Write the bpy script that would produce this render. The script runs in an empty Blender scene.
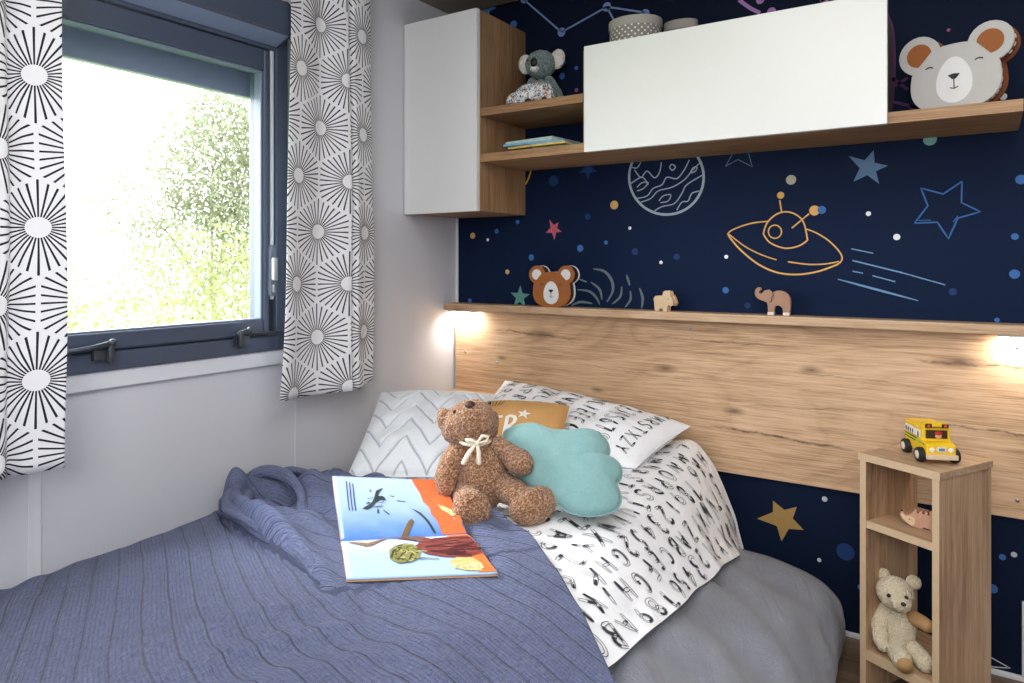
import bpy, bmesh, math, random
from mathutils import Vector, Matrix, noise, Euler
random.seed(7)
SC = bpy.context.scene
COL = SC.collection
PI = math.pi

# ------------------------------------------------------------------ camera frame (world metres; corner of the two walls is the origin)
FPX, HZ, CXP = 722.0, 263.0, 512.0
SN, CS = .548, .83648
CAM = (1.71615, -2.22307, 1.04916)
def at(px, py, x=None, y=None, z=None):
    a = (px-CXP)/FPX; b = -(py-HZ)/FPX
    d = (-SN+a*CS, CS+a*SN, b)
    t = (x-CAM[0])/d[0] if x is not None else (y-CAM[1])/d[1] if y is not None else (z-CAM[2])/d[2]
    return (CAM[0]+t*d[0], CAM[1]+t*d[1], CAM[2]+t*d[2])

# ------------------------------------------------------------------ materials
def lin(c):
    if isinstance(c, str):
        c = c.lstrip('#'); c = [int(c[i:i+2], 16)/255 for i in (0, 2, 4)]
    return tuple((v/12.92 if v <= .04045 else ((v+.055)/1.055)**2.4) for v in c[:3])+(1,)

class S:
    """a node socket with arithmetic"""
    def __init__(s, t, k): s.t = t; s.k = k
    def _m(s, op, o=None, r=False):
        a, b = (o, s) if r else (s, o)
        return s.t.math(op, a, b)
    def __add__(s, o): return s._m('ADD', o)
    __radd__ = __add__
    def __sub__(s, o): return s._m('SUBTRACT', o)
    def __rsub__(s, o): return s._m('SUBTRACT', o, True)
    def __mul__(s, o): return s._m('MULTIPLY', o)
    __rmul__ = __mul__
    def __truediv__(s, o): return s._m('DIVIDE', o)
    def __lt__(s, o): return s._m('LESS_THAN', o)
    def __gt__(s, o): return s._m('GREATER_THAN', o)

class T:
    def __init__(s, name):
        s.m = bpy.data.materials.new(name); s.m.use_nodes = True
        s.n = s.m.node_tree.nodes; s.l = s.m.node_tree.links
        s.b = s.n['Principled BSDF']; s._c = {}
    def put(s, inp, v):
        if isinstance(v, S): s.l.new(v.k, inp)
        elif v is not None: inp.default_value = v
    def math(s, op, a, b=None, c=None):
        n = s.n.new('ShaderNodeMath'); n.operation = op
        for i, v in enumerate((a, b, c)):
            if v is not None: s.put(n.inputs[i], v)
        return S(s, n.outputs[0])
    def coord(s, kind='Object'):
        if kind not in s._c:
            n = s.n.new('ShaderNodeTexCoord'); q = s.n.new('ShaderNodeSeparateXYZ')
            s.l.new(n.outputs[kind], q.inputs[0])
            s._c[kind] = tuple(S(s, q.outputs[i]) for i in range(3))
        return s._c[kind]
    def vec(s, x, y, z=0.0):
        n = s.n.new('ShaderNodeCombineXYZ')
        for i, v in enumerate((x, y, z)): s.put(n.inputs[i], v)
        return S(s, n.outputs[0])
    def noise(s, v, scale=1.0, detail=4.0, rough=.55, dist=0.0):
        n = s.n.new('ShaderNodeTexNoise')
        s.put(n.inputs['Vector'], v)
        for k, q in (('Scale', scale), ('Detail', detail), ('Roughness', rough), ('Distortion', dist)): n.inputs[k].default_value = q
        return S(s, n.outputs['Fac'])
    def voro(s, v, scale=1.0, feature='F1'):
        n = s.n.new('ShaderNodeTexVoronoi'); n.feature = feature
        s.put(n.inputs['Vector'], v); n.inputs['Scale'].default_value = scale
        return S(s, n.outputs['Distance'])
    def ramp(s, f, stops):
        n = s.n.new('ShaderNodeValToRGB'); s.put(n.inputs[0], f)
        e = n.color_ramp.elements
        while len(e) < len(stops): e.new(.5)
        for q, (p, c) in zip(e, stops):
            q.position = p; q.color = lin(c) if isinstance(c, str) else (c, c, c, 1)
        return S(s, n.outputs[0])
    def mix(s, f, a, b, mode='MIX'):
        n = s.n.new('ShaderNodeMix'); n.data_type = 'RGBA'; n.blend_type = mode
        s.put(n.inputs[0], f)
        for i, v in ((6, a), (7, b)): s.put(n.inputs[i], lin(v) if isinstance(v, str) else v)
        return S(s, n.outputs[2])
    def bump(s, h, strength=.4, dist=.01):
        n = s.n.new('ShaderNodeBump'); s.put(n.inputs['Height'], h)
        n.inputs['Strength'].default_value = strength; n.inputs['Distance'].default_value = dist
        s.l.new(n.outputs[0], s.b.inputs['Normal']); return s
    def color(s, c): s.put(s.b.inputs['Base Color'], lin(c) if isinstance(c, str) else c); return s
    def set(s, rough=.5, metal=0, spec=None, sheen=None):
        s.b.inputs['Roughness'].default_value = rough; s.b.inputs['Metallic'].default_value = metal
        if spec is not None: s.b.inputs['Specular IOR Level'].default_value = spec
        if sheen: s.b.inputs['Sheen Weight'].default_value = sheen
        return s

MATS = {}
def plain(name, c, rough=.5, metal=0, spec=None, vary=.06, scale=30, bump=0.0):
    if name in MATS: return MATS[name]
    t = T(name); v = t.noise(t.vec(*t.coord()), scale, 3)
    base = lin(c)
    hi = tuple(min(1, k*(1+vary)) for k in base[:3])+(1,); lo = tuple(k*(1-vary) for k in base[:3])+(1,)
    t.color(t.mix(v, lo, hi)).set(rough, metal, spec)
    if bump: t.bump(v, bump, .004)
    MATS[name] = t.m; return t.m

P_TAN = ('#67503e', '#a78566', '#cba885', '#e0c8aa')
P_GREY = ('#5d4636', '#97785b', '#b69676', '#cfb496')
P_DARK = ('#4c3624', '#8a6546', '#aa855f', '#c4a17b')
def oak(name, axis, tone=1.0, off=0.0, cracks=False, pal=P_TAN):
    """oak decor board, grain along the given local axis"""
    t = T(name); p = t.coord(); a = p[axis]; o1, o2 = [p[i] for i in range(3) if i != axis]
    warp = t.noise(t.vec(a*2.5+off, o1*9, o2*9), 1, 4)
    field = t.noise(t.vec(a*.75+off, o1*3.6, o2*3.6), 1, 2, .5, .5)
    rg = t.math('FRACT', field*16.0+warp*1.1)                      # growth rings seen as cathedral lines
    ring = t.ramp(rg, [(.0, .45), (.12, .8), (.5, 1.0), (1.0, .6)])
    grain = t.noise(t.vec(a*3.0, o1*85+off, o2*85), 1, 6, .72, .3)
    pores = t.noise(t.vec(a*9, o1*340, o2*340), 1, 3, .65)
    broad = t.noise(t.vec(a*1.1+off*2, o1*3.5, o2*3.5), 1, 3)
    f = broad*.46+grain*.42+ring*.10+pores*.40-.20
    def k(h): return tuple(min(1, v*tone) for v in lin(h)[:3])+(1,)
    n = t.n.new('ShaderNodeValToRGB'); e = n.color_ramp.elements
    e.new(.5); e.new(.6)
    for q, (ps, c) in zip(e, ((.30, pal[0]), (.43, pal[1]), (.55, pal[2]), (.72, pal[3]))):
        q.position = ps; q.color = k(c)
    t.put(n.inputs[0], f); col = S(t, n.outputs[0])
    if cracks:
        wob = (t.noise(t.vec(a*7, o1*2, 0.0), 1, 5, .7)-.5)*.030
        def crack(x0, z0, x1, z1, w, depth):
            x0 -= .95; x1 -= .95; z0 -= .41; z1 -= .41; sl = (z1-z0)/(x1-x0)
            al = (a-x0)/(x1-x0); tp = t.ramp(al, [(.0, 0.0), (.15, 1.0), (.75, 1.0), (1.0, 0.0)])
            d = t.math('ABSOLUTE', o2-((a-x0)*sl+z0)-wob)
            br = t.noise(t.vec(a*22, 0.0, 0.0), 1, 3)
            return t.ramp(d/w, [(.0, 1.0), (.35, .75), (1.0, 0.0)])*tp*depth*t.ramp(br, [(.35, .25), (.55, 1.0)])
        for q in ((1.00, .548, 1.44, .526, .0055, 1), (1.60, .63, 1.86, .615, .005, .9), (.18, .805, .62, .782, .005, .8), (1.55, .79, 1.86, .786, .005, .9), (1.10, .62, 1.5, .645, .003, .55), (.75, .815, 1.3, .80, .0035, .6), (.55, .70, 1.0, .68, .0028, .5), (1.2, .735, 1.6, .72, .003, .5)):
            col = t.mix(crack(*q)*.85, col, k('#33221a'))
        for kx, kz, r_ in ((.395, .795, .030), (.86, .712, .018), (1.30, .742, .016), (1.66, .795, .028), (.62, .62, .014), (1.08, .60, .016), (.23, .70, .012)):
            dd = t.math('SQRT', ((a-(kx-.95))/2.6)*((a-(kx-.95))/2.6)+(o2-(kz-.41))*(o2-(kz-.41)))+(warp-.5)*.012
            col = t.mix(t.ramp(dd/r_, [(.0, .8), (.25, .55), (1.0, 0.0)]), col, k('#4d3223'))
    t.color(col).set(.5, spec=.35).bump(pores*.5+grain, .12, .002)
    return t.m

OAK_X = oak('oak_along_x', 0, 1.08, cracks=True)
OAK_XS = oak('oak_shelf', 0, .95, off=3.1, pal=P_DARK)
OAK_LEDGE = oak('oak_ledge', 0, .92, off=5.1)
OAK_Z = oak('oak_upright', 2, .82, off=1.7, pal=P_DARK)
OAK_U = oak('oak_unit_upright', 2, 1.12, off=4.4, pal=P_GREY)
OAK_UH = oak('oak_unit_level', 0, 1.0, off=6.2, pal=P_GREY)
OAK_END = plain('oak_edge_band', '#cdb290', .5, vary=.12, scale=60)
WHITE_GLOSS = plain('white_door_laminate', '#e4e4e2', .28, vary=.01)
WHITE_EDGE = plain('white_door_edge', '#b9bfc9', .4)
WALLP = plain('white_wall_panel', '#cacbd1', .55, vary=.02, scale=4)
TRIM = plain('white_trim', '#d6d8de', .45, vary=.02)
CEIL = plain('ceiling_panel', '#a59f98', .6, vary=.03)
FRAME = plain('anthracite_frame', '#444e61', .3, vary=.04, scale=12)
FRAME_DK = plain('dark_groove', '#1c222e', .5)
BLACK_METAL = plain('dark_metal', '#4b4f56', .28, .6)
SILVER = plain('silver_metal', '#b9bcc2', .28, .9)
BLACK = plain('black_paint', '#141416', .5)
WHITE = plain('white_paint', '#f1efec', .5, vary=.03)

# ------------------------------------------------------------------ mesh builder
class MB:
    def __init__(s): s.v = []; s.f = []; s.mi = []; s.uv = []; s.sm = []; s.cm = 0; s.smooth = True
    def add(s, vs, fs, uvs=None, smooth=None):
        o = len(s.v); s.v += [tuple(v) for v in vs]
        s.uv += uvs if uvs else [(0, 0)]*len(vs)
        for f in fs:
            s.f.append([i+o for i in f]); s.mi.append(s.cm); s.sm.append(s.smooth if smooth is None else smooth)
        return s
    def box(s, x0, x1, y0, y1, z0, z1, M=None):
        vs = [Vector((x, y, z)) for x in (x0, x1) for y in (y0, y1) for z in (z0, z1)]
        if M: vs = [M @ v for v in vs]
        return s.add(vs, [(0, 1, 3, 2), (4, 6, 7, 5), (0, 4, 5, 1), (2, 3, 7, 6), (0, 2, 6, 4), (1, 5, 7, 3)], smooth=False)
    def tube(s, pts, r, n=10, cap=True):
        """round bar along pts, r a number or one radius per point; rounded ends"""
        pts = [Vector(p) for p in pts]
        rs = r if isinstance(r, (list, tuple)) else [r]*len(pts)
        if cap:
            d0 = (pts[0]-pts[1]).normalized(); d1 = (pts[-1]-pts[-2]).normalized()
            P = []; R = []
            for k in (0.02, .35, .7): P.append(pts[0]+d0*rs[0]*math.cos(k*PI/2)); R.append(rs[0]*math.sin(k*PI/2))
            P += pts; R += rs
            for k in (.7, .35, .02): P.append(pts[-1]+d1*rs[-1]*math.cos(k*PI/2)); R.append(rs[-1]*math.sin(k*PI/2))
            pts, rs = P, R
        vs = []; up = None
        for i, p in enumerate(pts):
            t = (pts[min(i+1, len(pts)-1)]-pts[max(i-1, 0)]).normalized()
            if up is None:
                up = t.cross(Vector((0, 0, 1)));
                if up.length < .05: up = t.cross(Vector((0, 1, 0)))
            up = (up-t*up.dot(t)).normalized(); w = t.cross(up)
            for k in range(n):
                a = 2*PI*k/n; vs.append(p+(up*math.cos(a)+w*math.sin(a))*rs[i])
        fs = [(i*n+k, i*n+(k+1) % n, (i+1)*n+(k+1) % n, (i+1)*n+k) for i in range(len(pts)-1) for k in range(n)]
        fs += [tuple(range(n))[::-1], tuple((len(pts)-1)*n+k for k in range(n))]
        return s.add(vs, fs)
    def lathe(s, prof, M=None, n=28):
        """prof [(r,z)] turned about local z"""
        vs = [Vector((r*math.cos(2*PI*k/n), r*math.sin(2*PI*k/n), z)) for r, z in prof for k in range(n)]
        if M: vs = [M @ v for v in vs]
        fs = [(i*n+k, i*n+(k+1) % n, (i+1)*n+(k+1) % n, (i+1)*n+k) for i in range(len(prof)-1) for k in range(n)]
        fs += [tuple(range(n))[::-1], tuple((len(prof)-1)*n+k for k in range(n))]
        return s.add(vs, fs)
    def ell(s, c, r, R=None, n=20, fuzz=0, freq=60, warp=None):
        """ellipsoid, optionally fuzzed like plush or bent by warp(unit)->scale"""
        bm = bmesh.new(); bmesh.ops.create_uvsphere(bm, u_segments=n*2, v_segments=n, radius=1)
        vs = []
        for v in bm.verts:
            u = v.co.copy(); k = warp(u) if warp else 1
            q = Vector((u.x*r[0], u.y*r[1], u.z*r[2]))*k
            if R: q = R @ q
            q += Vector(c)
            if fuzz: q += u*fuzz*(noise.noise(q*freq)+.6*noise.noise(q*freq*2.3))
            vs.append(q)
        s.add(vs, [[v.index for v in f.verts] for f in bm.faces]); bm.free(); return s
    def prism(s, poly, d0, d1, M, inset=0.0):
        """flat outline [(x,z)] extruded along local y from d0 to d1, rounded edge of size inset"""
        n = len(poly); vs = []; c = [sum(p[k] for p in poly)/n for k in (0, 1)]
        layers = [(d0, inset), (d0+inset, 0), (d1-inset, 0), (d1, inset)] if inset else [(d0, 0), (d1, 0)]
        for d, ins in layers:
            for i, p in enumerate(poly):
                a = poly[i-1]; b = poly[(i+1) % n]; tx, tz = b[0]-a[0], b[1]-a[1]; L = math.hypot(tx, tz) or 1
                vs.append(M @ Vector((p[0]-tz/L*ins, d, p[1]+tx/L*ins)))
        m = len(layers); fs = [(l*n+i, l*n+(i+1) % n, (l+1)*n+(i+1) % n, (l+1)*n+i) for l in range(m-1) for i in range(n)]
        s.add(vs, fs, smooth=False)
        s.add([vs[i] for i in range(n)], [tuple(range(n))[::-1]], smooth=False)
        s.add([vs[(m-1)*n+i] for i in range(n)], [tuple(range(n))], smooth=False)
        return s
    def grid(s, fn, nu, nv, uvf=None, closed_u=False):
        vs = []; uvs = []
        for i in range(nu+1):
            for j in range(nv+1):
                vs.append(fn(i/nu, j/nv)); uvs.append(uvf(i/nu, j/nv) if uvf else (i/nu, j/nv))
        fs = [(i*(nv+1)+j, (i+1)*(nv+1)+j, (i+1)*(nv+1)+j+1, i*(nv+1)+j+1) for i in range(nu) for j in range(nv)]
        return s.add(vs, fs, uvs)
    def build(s, name, mats, parent=None, bevel=0, solid=0, weld=False, solid_off=1):
        me = bpy.data.meshes.new(name); me.from_pydata(s.v, [], s.f)
        for m in (mats if isinstance(mats, (list, tuple)) else [mats]): me.materials.append(m)
        for p, mi, sm in zip(me.polygons, s.mi, s.sm): p.material_index = mi; p.use_smooth = sm
        ul = me.uv_layers.new(name='UVMap')
        for lp in me.loops: ul.data[lp.index].uv = s.uv[lp.vertex_index]
        bm = bmesh.new(); bm.from_mesh(me)
        if weld: bmesh.ops.remove_doubles(bm, verts=bm.verts, dist=1e-5)
        if weld != 'open': bmesh.ops.recalc_face_normals(bm, faces=bm.faces)
        bm.to_mesh(me); bm.free()
        o = bpy.data.objects.new(name, me); COL.objects.link(o)
        if parent: o.parent = parent
        if solid:
            q = o.modifiers.new('thick', 'SOLIDIFY'); q.thickness = solid; q.offset = solid_off
        if bevel:
            q = o.modifiers.new('bevel', 'BEVEL'); q.width = bevel; q.segments = 2; q.limit_method = 'ANGLE'; q.angle_limit = math.radians(50)
        return o

def tag(o, label=None, cat=None, group=None, kind=None):
    for k, v in (('label', label), ('category', cat), ('group', group), ('kind', kind)):
        if v: o[k] = v
    return o
def thing(name, label, cat, loc=(0, 0, 0), rz=0, group=None, kind=None):
    o = bpy.data.objects.new(name, None); COL.objects.link(o); o.empty_display_size = .05
    o.location = loc; o.rotation_euler = (0, 0, rz)
    return tag(o, label, cat, group, kind)
def ribbon(mb, pts, w, fn, step=.008, taper=False):
    """flat painted stroke; pts in 2-D, fn maps 2-D to the surface"""
    P = [Vector((p[0], p[1])) for p in pts]; Q = [P[0]]
    for a, b in zip(P, P[1:]):
        n = max(1, int((b-a).length/step))
        Q += [a+(b-a)*(k/n) for k in range(1, n+1)]
    vs = []; m = len(Q)
    for i, p in enumerate(Q):
        t = Q[min(i+1, m-1)]-Q[max(i-1, 0)]
        if t.length < 1e-9: t = Vector((1, 0))
        t.normalize(); nn = Vector((-t.y, t.x)); h = w/2
        if taper: h *= (.35+.65*math.sin(PI*min(1, max(0, (i+.5)/m))))
        vs += [fn(*(p+nn*h)), fn(*(p-nn*h))]
    mb.add(vs, [(2*i, 2*i+1, 2*i+3, 2*i+2) for i in range(m-1)], smooth=True)
def disc(mb, c, r, fn, n=18, ry=None):
    mb.add([fn(c[0]+r*math.cos(2*PI*k/n), c[1]+(ry or r)*math.sin(2*PI*k/n)) for k in range(n)], [tuple(range(n))], smooth=False)
def arc(cx, cy, rx, ry, a0, a1, n=12):
    return [(cx+rx*math.cos(math.radians(a0+(a1-a0)*k/n)), cy+ry*math.sin(math.radians(a0+(a1-a0)*k/n))) for k in range(n+1)]
def cat_rom(P, n=6, closed=False):
    out = []; m = len(P)
    for i in range(m if closed else m-1):
        a, b, c, d = [P[(i+k) % m] if closed else P[min(max(i+k, 0), m-1)] for k in (-1, 0, 1, 2)]
        for k in range(n):
            t = k/n
            out.append(tuple(.5*(2*b[q]+(c[q]-a[q])*t+(2*a[q]-5*b[q]+4*c[q]-d[q])*t*t+(3*b[q]-a[q]-3*c[q]+d[q])*t**3) for q in range(len(a))))
    if not closed: out.append(tuple(P[-1]))
    return out
def sstep(a, b, x):
    t = min(1, max(0, (x-a)/(b-a))); return t*t*(3-2*t)

# sketch alphabet: strokes on a unit box
GLY = {
 'A': [[(0, 0), (.5, 1)], [(.5, 1), (1, 0)], [(.22, .4), (.8, .4)]],
 'B': [[(.1, 0), (.1, 1)], arc(.1, .75, .7, .25, 90, -90, 8), arc(.1, .25, .85, .25, 90, -90, 8)],
 'C': [arc(.55, .5, .5, .5, 50, 310, 12)],
 'D': [[(.1, 0), (.1, 1)], arc(.1, .5, .85, .5, 90, -90, 10)],
 'E': [[(.1, 0), (.1, 1)], [(.1, 1), (.9, 1)], [(.1, .5), (.75, .5)], [(.1, 0), (.9, 0)]],
 'F': [[(.1, 0), (.1, 1)], [(.1, 1), (.9, 1)], [(.1, .5), (.75, .5)]],
 'G': [arc(.55, .5, .5, .5, 50, 340, 12), [(1, .35), (.6, .42)]],
 'H': [[(.1, 0), (.1, 1)], [(.9, 0), (.9, 1)], [(.1, .5), (.9, .5)]],
 'I': [[(.5, 0), (.5, 1)]],
 'J': [[(.7, 1), (.7, .25)], arc(.4, .25, .3, .25, 0, -170, 8)],
 'K': [[(.1, 0), (.1, 1)], [(.9, 1), (.12, .45)], [(.35, .6), (.95, 0)]],
 'L': [[(.1, 1), (.1, 0)], [(.1, 0), (.9, 0)]],
 'M': [[(0, 0), (.15, 1)], [(.15, 1), (.5, .3)], [(.5, .3), (.85, 1)], [(.85, 1), (1, 0)]],
 'N': [[(.1, 0), (.1, 1)], [(.1, 1), (.9, 0)], [(.9, 0), (.9, 1)]],
 'O': [arc(.5, .5, .46, .5, 0, 360, 14)],
 'P': [[(.1, 0), (.1, 1)], arc(.1, .72, .8, .28, 90, -90, 8)],
 'R': [[(.1, 0), (.1, 1)], arc(.1, .72, .75, .28, 90, -90, 8), [(.35, .44), (.95, 0)]],
 'S': [arc(.5, .75, .4, .25, 20, 270, 9), arc(.5, .25, .42, .25, 90, -160, 9)],
 'T': [[(.5, 0), (.5, 1)], [(0, 1), (1, 1)]],
 'U': [[(.1, 1), (.1, .35)], arc(.5, .35, .4, .35, 180, 360, 8), [(.9, .35), (.9, 1)]],
 'V': [[(0, 1), (.5, 0)], [(.5, 0), (1, 1)]],
 'W': [[(0, 1), (.25, 0)], [(.25, 0), (.5, .7)], [(.5, .7), (.75, 0)], [(.75, 0), (1, 1)]],
 'X': [[(0, 0), (1, 1)], [(0, 1), (1, 0)]],
 'Y': [[(.5, 0), (.5, .5)], [(.5, .5), (0, 1)], [(.5, .5), (1, 1)]],
 'Z': [[(0, 1), (1, 1)], [(1, 1), (0, 0)], [(0, 0), (1, 0)]],
 '1': [[(.5, 0), (.5, 1)], [(.5, 1), (.25, .75)]],
 '2': [arc(.5, .72, .4, .28, 170, -30, 9), [(.85, .58), (.1, 0)], [(.1, 0), (.95, 0)]],
 '3': [arc(.45, .75, .4, .25, 150, -90, 8), arc(.45, .25, .45, .25, 90, -150, 8)],
 '4': [[(.7, 0), (.7, 1)], [(.7, 1), (.05, .35)], [(.05, .35), (1, .35)]],
 '5': [[(.85, 1), (.2, 1)], [(.2, 1), (.15, .55)], arc(.45, .3, .42, .3, 120, -150, 9)],
 '6': [[(.7, 1), (.12, .4)], arc(.5, .28, .4, .28, 0, 360, 11)],
 '7': [[(.05, 1), (.95, 1)], [(.95, 1), (.35, 0)]],
 '8': [arc(.5, .76, .34, .24, 0, 360, 10), arc(.5, .26, .42, .26, 0, 360, 10)],
 '9': [arc(.5, .72, .4, .28, 0, 360, 11), [(.88, .65), (.45, 0)]],
}
def sketch(mb, ch, place, size, fn, rnd, thick=.0016):
    """a letter drawn like a pencil doodle: two thin outlines per stroke, one part shaded dark.
    place maps the unit box to 2-D surface coordinates"""
    for st in GLY[ch]:
        P = [Vector(place(*p)) for p in st]
        if len(P) == 2: P = [P[0].lerp(P[1], k/4) for k in range(5)]
        off = size*.085
        L = []; Rr = []
        for i, p in enumerate(P):
            t = (P[min(i+1, len(P)-1)]-P[max(i-1, 0)]).normalized(); nn = Vector((-t.y, t.x))
            k = off*(.55+.45*math.sin(PI*i/(len(P)-1)))
            L.append(p+nn*k); Rr.append(p-nn*k)
        ribbon(mb, L, thick, fn); ribbon(mb, Rr, thick, fn)
        if rnd.random() < .72:
            n = len(P); a = rnd.randint(0, max(0, n//2-1)); b = min(n-1, a+max(1, n//2))
            ribbon(mb, P[a:b+1], off*rnd.uniform(.8, 1.6), fn)

# ------------------------------------------------------------------ room shell
def struct(name, mb, m, parent=None, **k):
    o = mb.build(name, m, parent, **k)
    if not parent: o['kind'] = 'structure'
    return o

ZC = 2.03                       # ceiling height
XR, YR = 2.5, -3.1              # far sides of the room, behind the camera
WY0, WY1, WZ0, WZ1 = -1.96, -.835, .80, 1.705     # window opening
mb = MB()
mb.box(-.07, 0, YR, WY0, 0, ZC).box(-.07, 0, WY1, .07, 0, ZC).box(-.07, 0, WY0, WY1, 0, WZ0).box(-.07, 0, WY0, WY1, WZ1, ZC)
struct('wall_left', mb, WALLP)
for i, (y, w) in enumerate(((-1.485, .026), (-.781, .006))):
    mb = MB(); mb.box(0, .004 if w > .01 else .0015, y-w/2, y+w/2, .03, .76)
    struct('trim_%d' % (i+1), mb, TRIM, bevel=.001)
mb = MB(); mb.box(0, .012, WY0-.06, WY1+.03, .757, .799)
struct('trim_3', mb, TRIM, bevel=.003)
mb = MB(); mb.box(0, .013, -.004, 0, .012, 2.0); struct('trim_4', mb, TRIM, bevel=.002)
struct('wall_right', MB().box(XR, XR+.07, YR, .07, 0, ZC), WALLP)
struct('wall_rear', MB().box(-.07, XR+.07, YR-.07, YR, 0, ZC), WALLP)
struct('ceiling', MB().box(-.07, XR+.07, YR-.07, .07, ZC, ZC+.05), CEIL)
mb = MB(); mb.box(.0, .30, -.34, -.02, ZC-.03, ZC); struct('trim_5', mb, plain('ceiling_trim', '#94897c', .6), bevel=.003)

t = T('dark_floor_boards'); x, y, z = t.coord()
plank = t.math('FRACT', y/.14); g = t.noise(t.vec(x*2, y*30, 0.0), 1, 6, .6)
c = t.ramp(g, [(.25, '#4a3a2f'), (.55, '#6f5a49'), (.8, '#85705c')])
t.color(t.mix((plank < .02)*.8, c, '#241a14')).set(.45).bump(g, .1, .002)
struct('floor', MB().box(-.07, XR+.07, YR-.07, .07, -.05, 0), t.m)

# navy back wall and its painted space mural
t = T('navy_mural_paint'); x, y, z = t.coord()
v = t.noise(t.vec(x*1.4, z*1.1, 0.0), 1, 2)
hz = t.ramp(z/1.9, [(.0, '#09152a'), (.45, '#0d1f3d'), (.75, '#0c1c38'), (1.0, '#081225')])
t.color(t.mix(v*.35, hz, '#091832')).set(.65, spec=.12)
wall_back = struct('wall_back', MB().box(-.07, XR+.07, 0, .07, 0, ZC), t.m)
struct('baseboard_back', MB().box(0, 2.5, -.012, 0, 0, .012), TRIM, bevel=.002)
struct('trim_6', MB().box(1.7935, 2.5, -.014, 0, .012, .20), TRIM, bevel=.002)

def wp(px, py):
    p = at(px, py, y=0); return p[0], p[2]
DEPTH = [-.0006]
def wf(a, b): return (a, DEPTH[0], b)
SC_ = .00345           # metres per photo pixel on the wall, roughly (used for widths only)
def paint(c):
    key = 'mural_'+c
    if key not in MATS: plain(key, c, .6, spec=.2, vary=.08, scale=60)
    return MATS[key]
def crop(x0, y0, s): return lambda a, b: wp(x0+a/s, y0+b/s)
def pxw(px, py):       # metres per pixel at a wall point
    a = wp(px, py); b = wp(px, py+1); return abs(a[1]-b[1])
def drawing(name, c, strokes=(), polys=(), discs=(), z=-.0006):
    """strokes: (points in wall metres, width px, taper)"""
    DEPTH[0] = z; mb = MB()
    for P, w, tp in strokes: ribbon(mb, P, w, wf, .01, tp)
    for P in polys:
        c0 = (sum(p[0] for p in P)/len(P), sum(p[1] for p in P)/len(P))
        vs = [wf(*c0)]+[wf(*p) for p in P]
        mb.add(vs, [(0, i+1, (i+1) % len(P)+1) for i in range(len(P))], smooth=False)
    for (a, b), r in discs: disc(mb, (a, b), r, wf)
    return mb.build(name, paint(c), wall_back, weld='open')
def star5(outer):
    cx = sum(p[0] for p in outer)/5; cy = sum(p[1] for p in outer)/5; out = []
    for i in range(5):
        a = outer[i]; b = outer[(i+1) % 5]; m = ((a[0]+b[0])/2, (a[1]+b[1])/2)
        out += [a, (cx+(m[0]-cx)*.5, cy+(m[1]-cy)*.5)]
    return out
def regular(px, py, r, rot=0):
    c = wp(px, py); R = r*pxw(px, py)
    return star5([(c[0]+R*math.sin(2*PI*k/5+rot), c[1]+R*math.cos(2*PI*k/5+rot)) for k in range(5)])

dots = {
 '#d1a865': [(614.3, 205, 4.4), (472.8, 235.7, 3.1), (507.4, 271.8, 2.4)],
 '#eef0f2': [(487.8, 239.8, 1.6), (629.9, 228.1, 1.7), (661, 262.4, 1.8), (726.3, 256.8, 2), (868.4, 213.7, 2.4), (896.8, 237, 3.2), (1003.2, 96.6, 3.4)],
 '#b9bdc4': [(824.7, 499, 2.6), (819.3, 560, 2), (1014, 554.6, 2.7)],
 '#b3ad98': [(791.1, 179.8, 4.9)],
 '#7fb3aa': [(930, 139.5, 6)],
 '#3c6cab': [(517.6, 222, 2.2), (496.8, 231.3, 2.5), (531.4, 257.4, 3.1), (580.3, 248.3, 3.5), (606.1, 242.5, 2.1), (725.7, 290.2, 3.2), (1014.9, 236.5, 3.3), (1014.6, 274.1, 4.6), (1021, 179.5, 4.8), (821.8, 209.9, 4), (470, 300.5, 2.2), (563, 62.8, 3), (562.2, 76, 3.3), (576.5, 68, 2), (686, 27, 3), (513.7, 24.6, 4), (997, 320, 2.4), (1002.5, 557, 3), (992.5, 588.5, 4.6), (860.8, 587.3, 3)],
 '#1d3869': [(635, 251.6, 3.6), (676.7, 256.8, 3.2), (587.7, 216.7, 3.2), (747.5, 305.4, 3), (952.9, 291.8, 3.6), (553.5, 180.9, 5.5), (845.4, 551.7, 8.5)],
 '#a8507a': [(576.5, 90, 2), (948.6, 30, 1.6)],
}
for c, L in dots.items():
    drawing('painted_dots', c, discs=[(wp(a, b), r*pxw(a, b)) for a, b, r in L], z=-.0005 if c != '#3c6cab' else -.0008)
K = crop(700, 170, 3.16)
W = 1.55*.0026
yl = [([K(*p) for p in P], W*k, False) for P, k in (
 (cat_rom([(88, 203), (98, 192), (130, 178), (170, 167), (216, 162)]), 1),
 (cat_rom([(338, 187), (370, 200), (405, 222), (436, 252), (449, 275), (445, 290), (434, 299)]), 1),
 (cat_rom([(88, 200), (96, 215), (130, 254), (185, 298), (245, 324), (310, 330), (375, 320), (436, 298)]), 1.3),
 (cat_rom([(92, 203), (140, 240), (190, 266), (242, 284)]), .9),
 (cat_rom([(278, 290), (340, 298), (395, 297), (440, 289)]), 1),
 (cat_rom([(200, 202), (212, 168), (240, 141), (275, 132), (310, 145), (330, 172), (340, 222)]), 1.1),
 (cat_rom([(200, 202), (222, 230), (268, 247), (312, 240), (340, 222)]), 1.1),
 (arc(237, 195, 21, 21, 0, 360, 16), .95), ([(258, 132), (252, 95)], 1), ([(290, 184), (345, 138)], 1))]
drawing('painted_spaceship', '#dba960', yl, discs=[(K(255, 80), 4*.0026), (K(362, 128), 5.6*.0026)], z=-.0007)
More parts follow.
